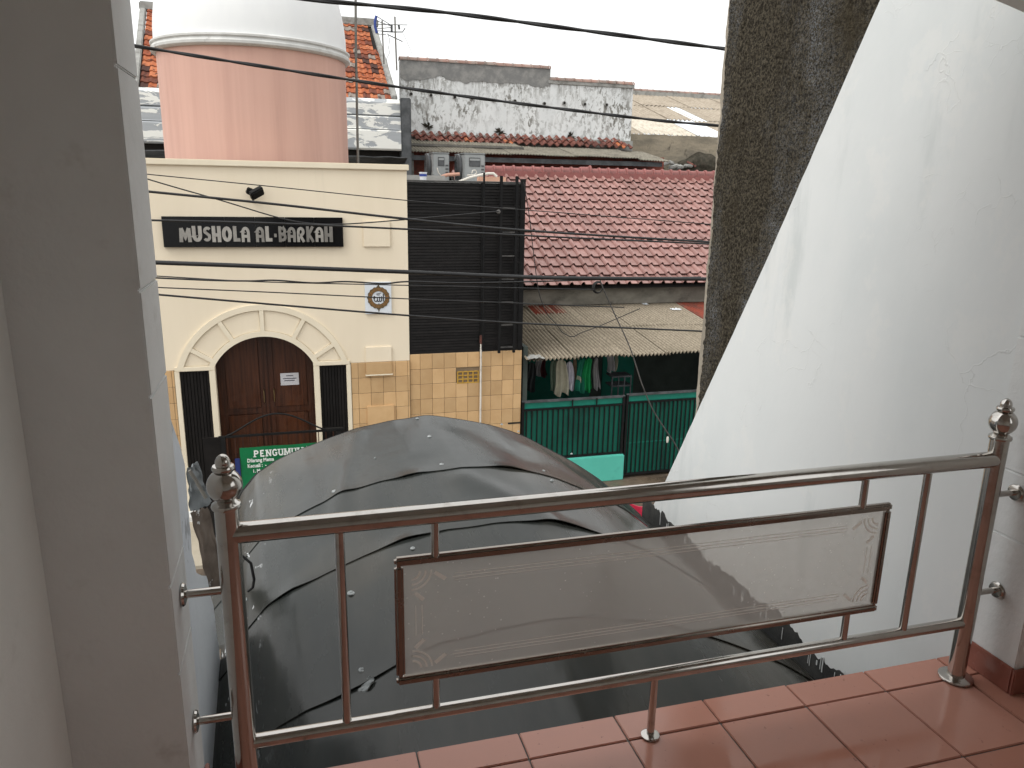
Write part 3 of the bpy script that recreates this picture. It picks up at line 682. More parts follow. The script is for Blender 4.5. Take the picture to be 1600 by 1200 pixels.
# door leaves
for s_, xa, xb in ((0, -1.30, CX-.006), (1, CX+.006, .33)):
    lf_ = MB().box(xa, xb, DY, DY+.05, GR+.05, -2.22).build('door', 'wood', mu)
    for za, zb in ((-5.0, -4.35), (-4.25, -3.6), (-3.5, -2.3)):
        x0, x1 = (xa+.2, xb-.1) if s_ == 0 else (xa+.1, xb-.2)
        MB().box(x0, x1, DY-.012, DY-.001, za, zb).build('door_panel', 'wood_panel', lf_, bevel=.006)
    xh = CX+(-.055 if s_ == 0 else .10)
    MB().tube([(xh, DY-.002, -3.42), (xh, DY-.045, -3.40), (xh, DY-.045, -3.22), (xh, DY-.002, -3.20)], .007, 8).build('handle', 'brass', lf_, smooth=50)
MB().box(CX-.03, CX+.03, DY-.02, DY-.0005, GR+.05, -2.22).build('door_astragal', 'wood', mu, bevel=.008)
MB().box(ML, 2.0, FY-.3, FY-.04, GR+.05, GR+.12).build('threshold', 'kerb_white', mu)
# tiled dado, one object per tile
MB().box(.802, MR-.001, FY-.012, FY-.0015, GR, -2.735).build('dado_bed', 'tile_gap', mu)
MB().box(ML, -1.772, FY-.012, FY-.0015, GR, -2.735).build('dado_bed', 'tile_gap', mu)
TW, TH = .197, .253
te = shared(MB().box(-.096, .096, -.010, 0, -.124, .124), 'wall_tile', 'tile_tan', bevel=.004, bseg=1)
def tiles(x0, x1, zt, zb, y, parent, skip=None, tw=TW, th=TH, ph=0):
    nrow = int((zt-zb)/th+.5)
    for r in range(nrow):
        zc = zt-th*(r+.5); x = x0-ph
        while x < x1-.02:
            a, b = max(x, x0), min(x+tw, x1)
            if b-a > .03 and not (skip and skip(a, b, zc)):
                piece('wall_tile', te, parent, ((a+b)/2, y, zc), (random.uniform(-.004, .004), 0, random.uniform(-.004, .004)), ((b-a-.004)/.192, 1, th/.253))
            x += tw
tiles(.806, MR-.002, -2.735, -4.3, FY-.0125, mu, ph=.09)
tiles(-2.4, -1.775, -2.735, -4.3, FY-.0125, mu)
for x0, x1, z0, z1, m1 in ((1.055, 1.465, -.93, -.54, 'cream'), (1.035, 1.448, -2.93, -2.49, 'tile_tan'), (1.035, 1.468, -3.79, -3.455, 'tile_tan')):
    f = MB().box(x0, x1, FY-.040, FY-.0235 if m1 != 'cream' else FY-.001, z0, z1)
    if m1 == 'tile_tan':
        b_ = MB().box(x0, x1, FY-.050, FY-.024, z0, min(z1, -2.737)).build('relief_panel', 'tile_tan', mu, bevel=.004)
        if z1 > -2.735: MB().box(x0, x1, FY-.028, FY-.001, -2.734, z1).build('relief_panel', 'cream', mu, bevel=.006)
        MB().box(x0-.008, x1+.008, FY-.056, FY-.024, z0-.022, z0-.001).build('relief_sill', 'cream_trim', mu, bevel=.003)
    else:
        MB().box(x0, x1, FY-.028, FY-.001, z0, z1).build('relief_panel', 'cream', mu, bevel=.006)
# drum, cornice, dome
DC = (-.435, 14.0)
MB().lathe([(1.452, -.2), (1.452, 1.98)], (*DC, 0), 96).build('drum', 'pink', mu, smooth=40)
MB().lathe([(1.46, 1.90), (1.50, 1.905), (1.53, 1.93), (1.535, 1.965), (1.515, 1.985), (1.505, 2.01), (1.53, 2.03), (1.53, 2.055), (1.48, 2.075), (1.44, 2.08)], (*DC, 0), 96).build('cornice', 'cornice', mu, smooth=35)
dome = [(1.475, 2.075)]+[(1.475*math.cos(a), 2.10+2.0*math.sin(a)) for a in [math.radians(q) for q in range(0, 91, 5)]]
MB().lathe(dome, (*DC, 0), 96).build('dome', 'dome_white', mu, smooth=50)

# black sign of six glazed tiles with metal letters
SY = FY-.062
sg = thing('name_sign', (-.5, SY, -.93), 'long black glossy sign with raised metal lettering above the arched door', 'sign')
sx0, sx1, sz0, sz1 = -1.745, .757, -.925, -.495
for i in range(6):
    a, b = sx0+(sx1-sx0)*i/6, sx0+(sx1-sx0)*(i+1)/6
    MB().box(a+.0015, b-.0015, SY, FY-.001, sz0, sz1).build('sign_tile', 'sign_black', sg, bevel=.002)
def arc(cx, cz, rx, rz, a0, a1, n=10): return [(cx+rx*math.cos(math.radians(a0+(a1-a0)*i/n)), cz+rz*math.sin(math.radians(a0+(a1-a0)*i/n))) for i in range(n+1)]
G = {   # heavy rounded capitals drawn as strokes: width, strokes
 'M': (1.0, [[(.13, 0), (.18, .86)], [(.18, .86), (.50, .30), (.82, .86)], [(.82, .86), (.87, 0)]]),
 'U': (.80, [[(.14, 1), (.14, .40)]+arc(.40, .40, .26, .27, 180, 360)+[(.66, 1)]]),
 'S': (.68, [arc(.38, .70, .22, .17, 30, 200, 8)+[(.18, .62), (.52, .42)]+arc(.32, .30, .22, .17, 20, -150, 8)]),
 'H': (.74, [[(.14, 0), (.14, 1)], [(.60, 0), (.60, 1)], [(.14, .45), (.60, .45)]]),
 'O': (.86, [arc(.43, .5, .28, .37, 0, 360, 20)]),
 'L': (.62, [[(.16, 1), (.16, .14), (.60, .14)]]),
 'A': (.74, [[(.13, 0), (.13, .60)]+arc(.37, .60, .24, .27, 180, 0, 8)+[(.61, 0)], [(.13, .36), (.61, .36)]]),
 '-': (.34, [[(.06, .42), (.28, .42)]]),
 'B': (.72, [[(.14, 0), (.14, 1)], [(.14, .87), (.40, .87)]+arc(.40, .69, .18, .18, 90, -90, 6)+[(.14, .51)], [(.40, .51)]+arc(.40, .32, .20, .19, 90, -90, 6)+[(.14, .13)]]),
 'R': (.74, [[(.13, 0), (.13, .62)]+arc(.36, .66, .22, .21, 170, -60, 8)+[(.30, .42), (.62, 0)]]),
 'K': (.74, [[(.14, 0), (.14, 1)], [(.62, 1), (.24, .50), (.64, 0)]]),
}
x = 0; lay = []
for ch in 'MUSHOLA AL-BARKAH':
    if ch == ' ': x += .42; continue
    lay.append((ch, x)); x += G[ch][0]+.10
lx0, lx1, lz0, lz1 = -1.525, .600, -.852, -.625; kx = (lx1-lx0)/(x-.10); kz = lz1-lz0
for ch, xo in lay:
    mb = MB()
    for st in G[ch][1]: mb.ribbon([(lx0+(xo+a)*kx, lz0+b*kz) for a, b in st], .175*kz if ch in 'BRKSA' else .215*kz, SY-.020, SY-.0015)
    mb.build('letter', 'letter_metal', sg)

# floodlight over the sign
fl = thing('floodlight', (-.46, FY-.05, -.24), 'small black floodlight on a stub above the long black sign', 'floodlight')
MB().tube([(-.50, FY-.001, -.28), (-.50, FY-.10, -.27), (-.49, FY-.14, -.20)], .012, 8).build('arm', 'pole_grey', fl, smooth=40)
hm = MB().box(-.10, .10, -.04, .04, -.07, .07).mesh('head', (0, 0, 0), bevel=.015); hm.materials.append(MAT['black_metal'])
piece('lamp_head', hm, fl, (-.44, FY-.17, -.155), (math.radians(35), math.radians(-28), math.radians(20)))
hm2 = MB().box(-.05, .05, -.05, .05, -.045, .045).mesh('ballast', (0, 0, 0), bevel=.012); hm2.materials.append(MAT['black_metal'])
piece('ballast_box', hm2, fl, (-.53, FY-.13, -.135), (.2, .4, .2))

# calligraphy plate
cp = thing('calligraphy_plate', (1.255, FY-.02, -1.97), 'white plate with round brown ornament and black calligraphy by the door arch', 'plate')
MB().box(1.055, 1.462, FY-.030, FY-.001, -1.965, -1.465).build('plate', 'plate_white', cp, bevel=.004)
ox, oz, oy = 1.262, -1.712, FY-.031
def annulus(r0, r1, y0, y1, n=48, wob=0):
    mb = MB()
    for i in range(n):
        a, b = 2*math.pi*i/n, 2*math.pi*(i+1)/n
        ra, rb = r1*(1+wob*math.cos(a*16)), r1*(1+wob*math.cos(b*16))
        mb.prism([(ox+r0*math.cos(a), oz+r0*math.sin(a)), (ox+r0*math.cos(b), oz+r0*math.sin(b)), (ox+rb*math.cos(b), oz+rb*math.sin(b)), (ox+ra*math.cos(a), oz+ra*math.sin(a))], 'y', y0, y1)
    return mb
annulus(.108, .160, oy-.004, oy-.0005, wob=.0).build('ornament_ring', 'ornament_brown', cp)
annulus(.158, .170, oy-.0055, oy-.001, 96, .03).build('ornament_rim', 'ornament_dark', cp)
annulus(.102, .109, oy-.0055, oy-.001, 48).build('ornament_rim', 'ornament_dark', cp)
for i in range(16):
    a = 2*math.pi*i/16; MB().lathe([(.011, -.006), (.006, -.003), (.011, 0)], (ox+.134*math.cos(a), oy-.001, oz+.134*math.sin(a)), 8, 'y').build('ornament_boss', 'ornament_dark' if i % 2 else 'brass', cp)
for sgn in (1, -1):
    MB().prism([(ox-.036, oz+sgn*.163), (ox-.012, oz+sgn*.185), (ox, oz+sgn*.228), (ox+.012, oz+sgn*.185), (ox+.036, oz+sgn*.163)], 'y', oy-.005, oy-.0007).build('ornament_tip', 'ornament_dark', cp)
ca = MB()
for st, wd in (([(.062, .052), (.062, -.050)], .012), ([(.040, .020), (.038, -.035), (.026, -.048), (.012, -.042), (.010, .016)], .011), ([(.010, -.04), (.000, -.049), (-.014, -.045), (-.018, .012)], .011), ([(-.018, -.03), (-.030, -.048), (-.050, -.042), (-.058, -.018), (-.066, .008), (-.050, .020), (-.042, .004), (-.058, -.010)], .010), ([(-.030, .048), (.000, .056), (.036, .062)], .006), ([(-.020, .034), (-.006, .042), (.004, .034), (.018, .044)], .006), ([(-.010, -.075), (.004, -.082), (.012, -.074)], .006)):
    ca.ribbon([(ox+a*1.2, oz+b*1.2) for a, b in st], wd*1.2, oy-.004, oy-.0006)
ca.build('calligraphy', 'ink_black', cp)

# notice paper on the door
nt = thing('paper_notice', (-.14, DY-.02, -3.15), 'pale sheet of paper taped on the right door leaf', 'paper')
MB().box(-.277, .005, DY-.016, DY-.0128, -3.150, -2.952).build('sheet', 'paper', nt)
for z, a, b in ((-2.995, -.19, -.08), (-3.04, -.24, -.03), (-3.075, -.22, -.06)): MB().box(a, b, DY-.0175, DY-.0163, z-.008, z+.006).build('print_line', 'ink', nt)

# black gate in front of the door with the green banner on it
GY = 11.0
gt = thing('front_gate', (-.4, GY, GR), 'black iron gate with bowed top rail in front of the arched door', 'gate')
MB().box(-1.13, .55, GY-.015, GY+.015, -3.52, -3.49).build('top_rail', 'black_metal', gt)
MB().tube([(-1.02+1.36*i/24*1.0, GY, -3.49+.285*math.sin(math.pi*i/24)**1.3) for i in range(25)], .013, 8).build('bowed_rail', 'black_metal', gt, smooth=40)
MB().box(.34, .60, GY-.03, GY+.03, -3.515, -3.475).build('latch_bar', 'black_metal', gt, bevel=.005)
MB().box(-1.13, .55, GY-.012, GY+.012, -4.98, -4.95).build('bottom_rail', 'black_metal', gt)
me = shared(MB().box(-.0065, .0065, -.0065, .0065, -4.95, -3.52), 'bar', 'wood')
for i in range(15): piece('bar', me, gt, (-1.02+i*.105, GY, 0))
MB().box(-1.34, -1.10, GY-.01, GY+.01, -5.0, -3.50).build('side_panel', 'black_slat', gt)
MB().box(-1.10, -1.04, GY-.03, GY+.03, GR+.05, -3.50).build('gate_post', 'black_metal', gt)
MB().box(.50, .56, GY-.03, GY+.03, GR+.05, -3.50).build('gate_post', 'black_metal', gt)
bn = thing('notice_banner', (-.3, GY-.05, -4.5), 'green announcement banner with white lettering hung on the black gate', 'banner')
BNY = GY-.06
MB().slab(30, 12, lambda u, v: (-.857+1.50*u, BNY+.008*math.sin(u*17+v*3), -4.55+.885*v), (0, .004, 0)).build('banner_sheet', 'banner_green', bn, smooth=60)
SG = {'P': [[(.2, 0), (.2, 1)], [(.2, .93), (.6, .93), (.78, .82), (.78, .62), (.6, .5), (.2, .5)]], 'E': [[(.2, 0), (.2, 1)], [(.2, .92), (.8, .92)], [(.2, .5), (.65, .5)], [(.2, .08), (.85, .08)]],
      'N': [[(.15, 0), (.15, 1)], [(.15, .95), (.85, .05)], [(.85, 0), (.85, 1)]], 'G': [[(.85, .78), (.65, .93), (.38, .93), (.18, .72), (.18, .28), (.38, .07), (.65, .07), (.84, .18), (.84, .45)], [(.58, .45), (.98, .45)]],
      'U': [[(.18, 1), (.18, .3), (.35, .08), (.68, .08), (.84, .3), (.84, 1)]], 'M': [[(.1, 0), (.14, 1)], [(.14, .98), (.5, .15), (.86, .98)], [(.86, 1), (.9, 0)]], 'A': [[(.08, 0), (.5, 1), (.92, 0)], [(.25, .32), (.75, .32)]]}
SF = {'P': [(.2, 0)], 'E': [], 'N': [(.15, 0), (.15, 1), (.85, 1)], 'G': [], 'U': [(.18, 1), (.84, 1)], 'M': [(.1, 0), (.9, 0), (.14, 1), (.86, 1)], 'A': [(.08, 0), (.92, 0)]}
x = -.672
for ch in 'PENGUMUMA':
    wch = .074 if ch != 'M' else .088; mb = MB(); h = .098; z0 = -3.812
    for st in SG[ch]: mb.ribbon([(x+a*wch, z0+b*h) for a, b in st], .018, BNY-.016, BNY-.011)
    for a, b in SF[ch]: mb.box(x+a*wch-.020, x+a*wch+.020, BNY-.0162, BNY-.0112, z0+b*h-(.012 if b else 0), z0+b*h+(0 if b else .012))
    mb.build('letter', 'banner_white', bn); x += wch+.010
for body, z, sz, xo in (('Dilarang Mema', -3.885, .075, -.765), ('Kecuali :  -', -3.965, .075, -.765), ('1. Ma', -4.045, .07, -.70)):
    o = piece('text_line', text_mesh(body, sz, .001, 'text_line', 'banner_white', .0022), bn, (xo, BNY-.013, z), (math.radians(90), 0, 0), (.80, 1, 1))
MB().box(-.93, -.862, BNY-.01, BNY+.01, -4.2, -3.82).build('blue_board', 'blue_sheet', label='narrow blue board beside the green banner on the gate', cat='board', bevel=.004)

# ------------------------------------------------------------------ black slatted annex on tan tiles
bx = thing('slatted_annex', (2.7, 13, GR), 'black horizontal-slat annex on a tan tiled base beside the prayer house', 'building')
B0, B1, BY = MR+.004, 3.625, FY+.02
MB().box(B0, B1, BY+.03, 15.6, GR, -2.65).box(B0, B1, BY+.03, 15.6, -2.65, .04).build('core_wall', 'black_metal', bx)
MB().box(B0+.001, B1-.001, BY+.10, 15.5, .041, .075).build('roof_deck', 'concrete', bx)
me = shared(MB().prism([(-.010, -.019), (.012, -.019), (.004, .019), (-.002, .019)], 'x', -.5, .5), 'slat', 'black_slat')
nsl = 58
for i in range(nsl):
    z = .045-(.045+2.635)*(i+.5)/nsl
    for (a, b) in ((B0, 2.905), (2.945, B1-.08)): piece('slat', me, bx, ((a+b)/2, BY+.008, z), (random.uniform(-.03, .03), 0, 0), (b-a, 1, 1.02))
MB().box(2.905, 2.945, BY-.012, BY+.028, -2.64, .06).build('slat_mullion', 'black_metal', bx)
MB().box(B1-.08, B1, BY-.012, BY+.028, -2.64, .12).build('corner_post', 'black_metal', bx)
MB().box(B0, B1-.08, BY-.014, BY+.029, .046, .070).build('top_trim', 'ladder', bx, bevel=.003)
MB().box(B0, B1, BY+.002, BY+.0295, GR, -2.642).build('tile_bed', 'tile_gap', bx)
tiles(B0+.002, B1-.002, -2.645, -4.15, BY+.0015, bx, skip=lambda a, b, z: (a < 2.86 and b > 2.53 and -3.20 < z < -2.95), ph=.03, tw=.197)
# pierced ventilation block
vb = MB(); va0, va1, vz0, vz1 = 2.515, 2.885, -3.17, -2.962
cols, rows = 4, 3
for i in range(cols+1):
    x = va0+(va1-va0-.022)*i/cols; vb.box(x, x+.022, BY-.012, BY+.012, vz0, vz1)
for j in range(rows+1):
    z = vz0+(vz1-vz0-.018)*j/rows; vb.box(va0, va1, BY-.010, BY+.0115, z, z+.018)
vbo = vb.build('vent_block', 'vent_yellow', bx)
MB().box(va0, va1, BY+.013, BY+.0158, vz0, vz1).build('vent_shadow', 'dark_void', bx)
MB().box(3.40, 3.62, BY-.013, BY+.0012, -3.93, -3.90).build('tile_chip', 'dark_void', bx)
# downpipe
dp = MB().tube([(2.905, BY-.06, -2.50), (2.905, BY-.06, -4.6)], .016, 12).build('downpipe', 'pipe_white', label='thin white pipe running down the tan tiles under the slats', cat='pipe', smooth=40)
MB().box(2.885, 2.925, BY-.085, BY-.04, -2.50, -2.36).build('rusty_hook', 'tile_old', label='small rusty bracket on top of the thin white pipe', cat='bracket', bevel=.006)
# ladder on the slats
ld = thing('wall_ladder', (3.3, FY-.1, -2.7), 'black ladder fixed upright on the slatted annex', 'ladder')
for x in (3.20, 3.452): MB().box(x-.022, x+.022, FY-.10, FY-.06, -2.66, .16).build('stile', 'black_metal', ld, bevel=.004)
for i in range(8):
    z = .04-.372*i; MB().box(3.222, 3.43, FY-.098, FY-.065, z-.012, z+.012).build('rung', 'ladder', ld, bevel=.003)
MB().box(2.913, 2.937, FY-.085, FY-.05, -2.6, .20).build('conduit_post', 'black_metal', label='slim black upright left of the black ladder', cat='post')
# things standing on the annex roof
def ac(x0, x1, y, z, label):
    o = thing('condenser_unit', ((x0+x1)/2, y+.4, z), label, 'air conditioner', 'condenser units on the annex roof')
    w_ = x1-x0; h = .49
    bodyo = MB().box(x0+.03, x1, y, y+.82, z+.04, z+.04+h).build('casing', 'ac_body', o, bevel=.015)
    MB().box(x0+.02, x1+.006, y-.006, y+.826, z+.04+h, z+.06+h).build('top_cover', 'ac_body', o, bevel=.008)
    MB().lathe([(.235, -.05), (.235, -.01), (.22, 0), (.02, .0)], (x0+.028, y+.36, z+.30), 32, 'x').build('fan_shroud', 'ac_dark', o, smooth=40)
    for r in (.06, .11, .16, .205): MB().tube([(x0-.025, y+.36+r*math.cos(a), z+.30+r*math.sin(a)) for a in [2*math.pi*i/24 for i in range(25)]], .004, 6).build('fan_guard_ring', 'ac_dark', o, smooth=40)
    MB().box(x0+.12, x1-.09, y-.010, y-.001, z+.32, z+.47).build('service_cover', 'ac_dark', o, bevel=.006)
    MB().box(x0+.13, x1-.10, y-.016, y-.011, z+.42, z+.455).build('handle_recess', 'ac_body', o)
    for q in range(3): MB().box(x1-.07, x1-.02, y-.008, y-.001, z+.20+.06*q, z+.225+.06*q).build('valve_label', 'ac_dark', o)
    for yy in (y+.06, y+.70): MB().box(x0+.04, x1-.01, yy, yy+.06, z, z+.039).build('foot', 'ac_dark', o)
    return o
ac(2.445, 2.77, 13.9, .01, 'left grey air-conditioner condenser on the annex roof, nearer the white bucket')
ac(2.965, 3.375, 13.7, .01, 'right grey air-conditioner condenser on the annex roof, nearer the black ladder')
bk = thing('paint_bucket', (2.15, 13, .07), 'small white bucket with blue label on the annex roof', 'bucket')
MB().lathe([(.052, .0), (.064, .115), (.068, .115), (.068, .128), (.0, .128)], (2.15, 13, .076), 24).build('pail', 'bucket', bk, smooth=40)
MB().lathe([(.0605, .06), (.0645, .10)], (2.15, 13, .076), 24).build('label_band', 'bucket_label', bk, smooth=40)
MB().tube([P(x, y, 13.0) for x, y in ((712, 286), (735, 277), (752, 273), (763, 271), (771, 271), (776, 276))], .022, 10).build('white_conduit', 'pipe_white', label='bent white pipe leaning across the annex roof edge', cat='pipe', smooth=50)
MB().tube([P(x, y, 13.55) for x, y in ((690, 276), (700, 273), (718, 272))], .030, 10).build('insulated_pipe', 'pipe_salmon', label='short salmon insulated pipe between the two condensers', cat='pipe', smooth=50)
MB().tube([P(x, y, 13.55) for x, y in ((683, 262), (685, 270), (690, 276), (695, 276))], .010, 8).build('refrigerant_hose', 'pipe_white', label='thin pale hose looping down the left condenser', cat='hose', smooth=50)
MB().tube([P(x, y, 13.45) for x, y in ((737, 271), (739, 266), (743, 266), (745, 270), (741, 273), (730, 274))], .010, 8).build('refrigerant_hose', 'pipe_white', label='thin pale hose looping at the right condenser', cat='hose', smooth=50)
MB().box(3.12, 3.60, 13.1, 13.25, -.1, .155).build('roof_kerb', 'salmon_wall', label='low salmon kerb on the annex roof behind the ladder top', cat='kerb', bevel=.006)
MB().box(B0+.02, 2.60, 13.4, 13.5, .05, .16).build('roof_kerb', 'concrete', label='low grey concrete kerb behind the white bucket', cat='kerb', bevel=.006)

# ------------------------------------------------------------------ house with the red tiled roof
ho = thing('tiled_house', (7, 16, GR), 'house with glazed red tile roof, fibre-cement awning and green porch', 'house')
EY, RYY, EZ, RZ = 14.65, 19.0, -1.945, .30
slope = math.atan2(RZ-EZ, RYY-EY); SLEN = math.hypot(RZ-EZ, RYY-EY)
cs, sn = math.cos(slope), math.sin(slope)
MB().box(3.7, 12.5, 15.0, 15.2, GR, -2.0).build('front_wall', 'wall_green', ho)
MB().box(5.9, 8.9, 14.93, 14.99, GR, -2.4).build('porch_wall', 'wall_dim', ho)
MB().box(3.7, 9.2, 14.86, 15.05, -2.36, -1.93).build('eave_beam', 'concrete_beam', ho, bevel=.01)
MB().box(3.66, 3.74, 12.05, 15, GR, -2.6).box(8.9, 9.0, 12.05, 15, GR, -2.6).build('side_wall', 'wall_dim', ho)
MB().quad((3.8, EY+.05, EZ-.06), (12.5, EY+.05, EZ-.06), (12.5, RYY, RZ-.06), (3.8, RYY, RZ-.06)).quad((3.8, RYY, RZ-.061), (12.5, RYY, RZ-.061), (12.5, 23.2, EZ), (3.8, 23.2, EZ)).build('roof_deck', 'dark_void', ho, fixn=False)
CW, NR = .256, 14; EXP = SLEN/NR
def wave(u):        # pan and roll across one tile
    return .058*math.sin(math.pi*min(1, u/.36))**.8 if u < .36 else (-.004*math.sin(math.pi*(u-.36)/.64) if u < .999 else -.012)
nu = 14
tm = MB(); L = EXP+.05
for i in range(nu):
    u0, u1 = i/nu, (i+1)/nu
    z0, z1 = wave(u0), wave(u1)
    tm.quad((u0*CW, 0, z0+.052), (u1*CW, 0, z1+.052), (u1*CW, L, z1), (u0*CW, L, z0))
    tm.quad((u0*CW, .004, z0+.036), (u1*CW, .004, z1+.036), (u1*CW, 0, z1+.052), (u0*CW, 0, z0+.052))
    tm.quad((u1*CW, .004, z1+.036), (u0*CW, .004, z0+.036), (u0*CW, L, z0-.016), (u1*CW, L, z1-.016))
rt = shared(tm, 'roof_tile', 'roof_red', smooth=50, fixn=False, weld=True)
cands = []; rest = []
for r in range(NR):
    for c in range(34):
        x = 3.85+c*CW; y = EY+cs*EXP*r; z = EZ+sn*EXP*r
        q = Vector((x+CW/2, y, z)); d = q.dot(_f); px = 800+FPX*q.dot(_r2)/d
        (cands if 806 < px < 1122 and len(cands) < 300 else rest).append((x, y, z))
for x, y, z in cands: piece('roof_tile', rt, ho, (x+random.uniform(-.004, .004), y, z), (slope+random.uniform(-.010, .010), random.gauss(0, .008), random.gauss(0, .010)))
mb = MB()
for x, y, z in rest:
    n0 = len(mb.v)
    for vx, vy, vz_ in tm.v: mb.v.append((x+vx, y+vy*cs-vz_*sn, z+vy*sn+vz_*cs))
    mb.f += [tuple(n0+i for i in f) for f in tm.f]
mb.build('outlying_roof_tiles', 'roof_red', ho, smooth=50, kind='stuff', fixn=False)
rg = MB()
for i in range(9):
    a0, a1 = math.pi*i/9, math.pi*(i+1)/9
    def R_(a, k): return (-math.cos(a)*(.115+.020*k), math.sin(a)*(.13+.024*k))
    for (xa, xb, ka, kb) in ((0, .20, 0, 0), (.20, .205, 0, 1), (.205, .252, 1, 1.3)):
        p = [R_(a0, ka), R_(a1, ka), R_(a1, kb), R_(a0, kb)]
        rg.quad((xa, *p[0]), (xa, *p[1]), (xb, *p[2]), (xb, *p[3]))
rme = shared(rg, 'ridge_tile', 'ridge_red', smooth=45, fixn=False, weld=True)
for i in range(34):
    piece('ridge_tile', rme, ho, (3.9+i*.2535, RYY, RZ+.06+random.uniform(-.004, .004)), (0, random.uniform(-.01, .01), 0), (1, 1, 1.28 if abs(3.9+i*.2535-7.1) < .12 else 1))
MB().box(3.9, 12.5, RYY-.16, RYY+.16, RZ-.10, RZ+.075).build('ridge_mortar', 'ridge_red', ho)
# awning of corrugated sheets
AY0, AY1, AZ0, AZ1 = 11.88, 15.0, -2.79, -2.385
asl = math.atan2(AZ1-AZ0, AY1-AY0)
def corr(width, length, pitch, amp, m, name, sag=0.0, ny=3):
    nx = int(width/pitch*8)
    return shared(MB().slab(nx, ny, lambda u, v: (u*width, v*length, amp*math.sin(2*math.pi*u*width/pitch)-sag*math.sin(math.pi*v)), (0, 0, -.006)), name, m, smooth=60)
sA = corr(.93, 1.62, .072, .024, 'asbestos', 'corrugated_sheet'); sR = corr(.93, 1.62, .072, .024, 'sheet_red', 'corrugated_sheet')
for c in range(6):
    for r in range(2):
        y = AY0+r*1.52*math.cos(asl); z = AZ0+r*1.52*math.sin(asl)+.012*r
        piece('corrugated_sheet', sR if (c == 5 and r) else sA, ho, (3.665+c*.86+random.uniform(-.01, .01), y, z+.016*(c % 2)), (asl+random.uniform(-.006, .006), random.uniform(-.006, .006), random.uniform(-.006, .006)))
piece('corrugated_sheet', sR, ho, (4.55, 14.3, AZ0+(14.3-AY0)*math.tan(asl)+.045), (asl, 0, 0), (.75, .38, 1))
for y in (12.3, 13.6): MB().box(3.7, 8.95, y-.03, y+.03, AZ0+(y-AY0)*math.tan(asl)-.12, AZ0+(y-AY0)*math.tan(asl)-.03).build('awning_purlin', 'dark_iron', ho)
MB().slab(20, 8, lambda u, v: (3.68+.30*u, 11.86+.25*v, -2.745+.03*noise.noise(Vector((u*5, v*5, 2)))-.05*abs(u-.5)), (0, 0, -.01)).build('mortar_patch', 'mortar', ho, smooth=60)
for px, py, w_, m, lb in ((874, 491, .16, 'pipe_salmon', 'crumpled pinkish plastic bag lying on the awning'), (1055, 497, .20, 'skylight', 'flat white plastic scrap on the awning near the red sheet'), (1007, 474, .10, 'skylight', 'small white scrap stuck at the top of the awning')):
    y = 14.4 if py > 480 else 14.85; q = P(px, py, y); zz_ = AZ0+(q.y-AY0)*math.tan(asl)
    MB().slab(10, 6, lambda u, v: (q.x+(u-.5)*w_+.02*noise.noise(Vector((u*6, v*6, px))), q.y+(v-.5)*.16, zz_+.04+.03*noise.noise(Vector((u*5, v*5, px+3)))), (0, 0, -.006)).build('plastic_scrap', m, label=lb, cat='litter', smooth=60)
# green gate in two leaves, the left one on a turquoise plinth
gY = 12.0
def green_gate(x0, x1, z0, z1, n, label, low):
    o = thing('green_gate', ((x0+x1)/2, gY, GR), label, 'gate', 'green sheet-metal gate leaves')
    MB().box(x0, x1, gY+.02, gY+.026, z0, z1).build('sheet', 'gate_green', o)
    MB().box(x0, x1, gY-.02, gY+.019, z1-.02, z1+.02).build('top_rail', 'dark_iron', o, bevel=.003)
    MB().box(x0, x1, gY+.010, gY+.0195, z1-.125, z1-.021).build('sheet_strip', 'gate_strip', o)
    MB().box(x0, x1, gY-.012, gY+.009, z1-.165, z1-.135).build('mid_rail', 'black_metal', o)
    MB().box(x0, x1, gY-.012, gY+.019, z0-.02, z0+.02).build('bottom_rail', 'black_metal', o)
    for x in (x0+.02, x1-.02): MB().box(x-.02, x+.02, gY-.022, gY+.0285, z0-.02, z1).build('frame_stile', 'black_metal', o)
    me = shared(MB().box(-.010, .010, -.010, .008, z0+.02, z1-.135), 'bar', 'black_metal')
    for i in range(n): piece('bar', me, o, (x0+.04+(x1-x0-.08)*(i+.5)/n, gY, 0))
    if low: MB().box(x0+.04, x1-.04, gY+.0275, gY+.0325, z0, z0+.6).build('lower_sheet', 'gate_green', o); MB().box(x0+.04, x1-.04, gY+.011, gY+.0192, z0+.58, z0+.60).build('sheet_lap', 'gate_strip', o)
    return o
green_gate(3.64, 5.54, -4.60, -3.55, 19, 'left green gate leaf standing on the turquoise plinth', False)
green_gate(5.57, 7.95, -5.03, -3.53, 27, 'right green gate leaf reaching down to the ground', True)
for x in (4.55, 5.0): MB().box(x-.012, x+.012, gY-.024, gY-.0205, -3.70, -3.55).build('gate_strap', 'black_metal', label='thin black strap on top of the left green gate, %s one' % ('left' if x < 4.8 else 'right'), cat='strap')
MB().box(3.62, 5.562, gY-.08, gY+.10, GR, -4.625).build('plinth', 'turquoise', label='turquoise plastered plinth under the left green gate', cat='plinth', bevel=.012)
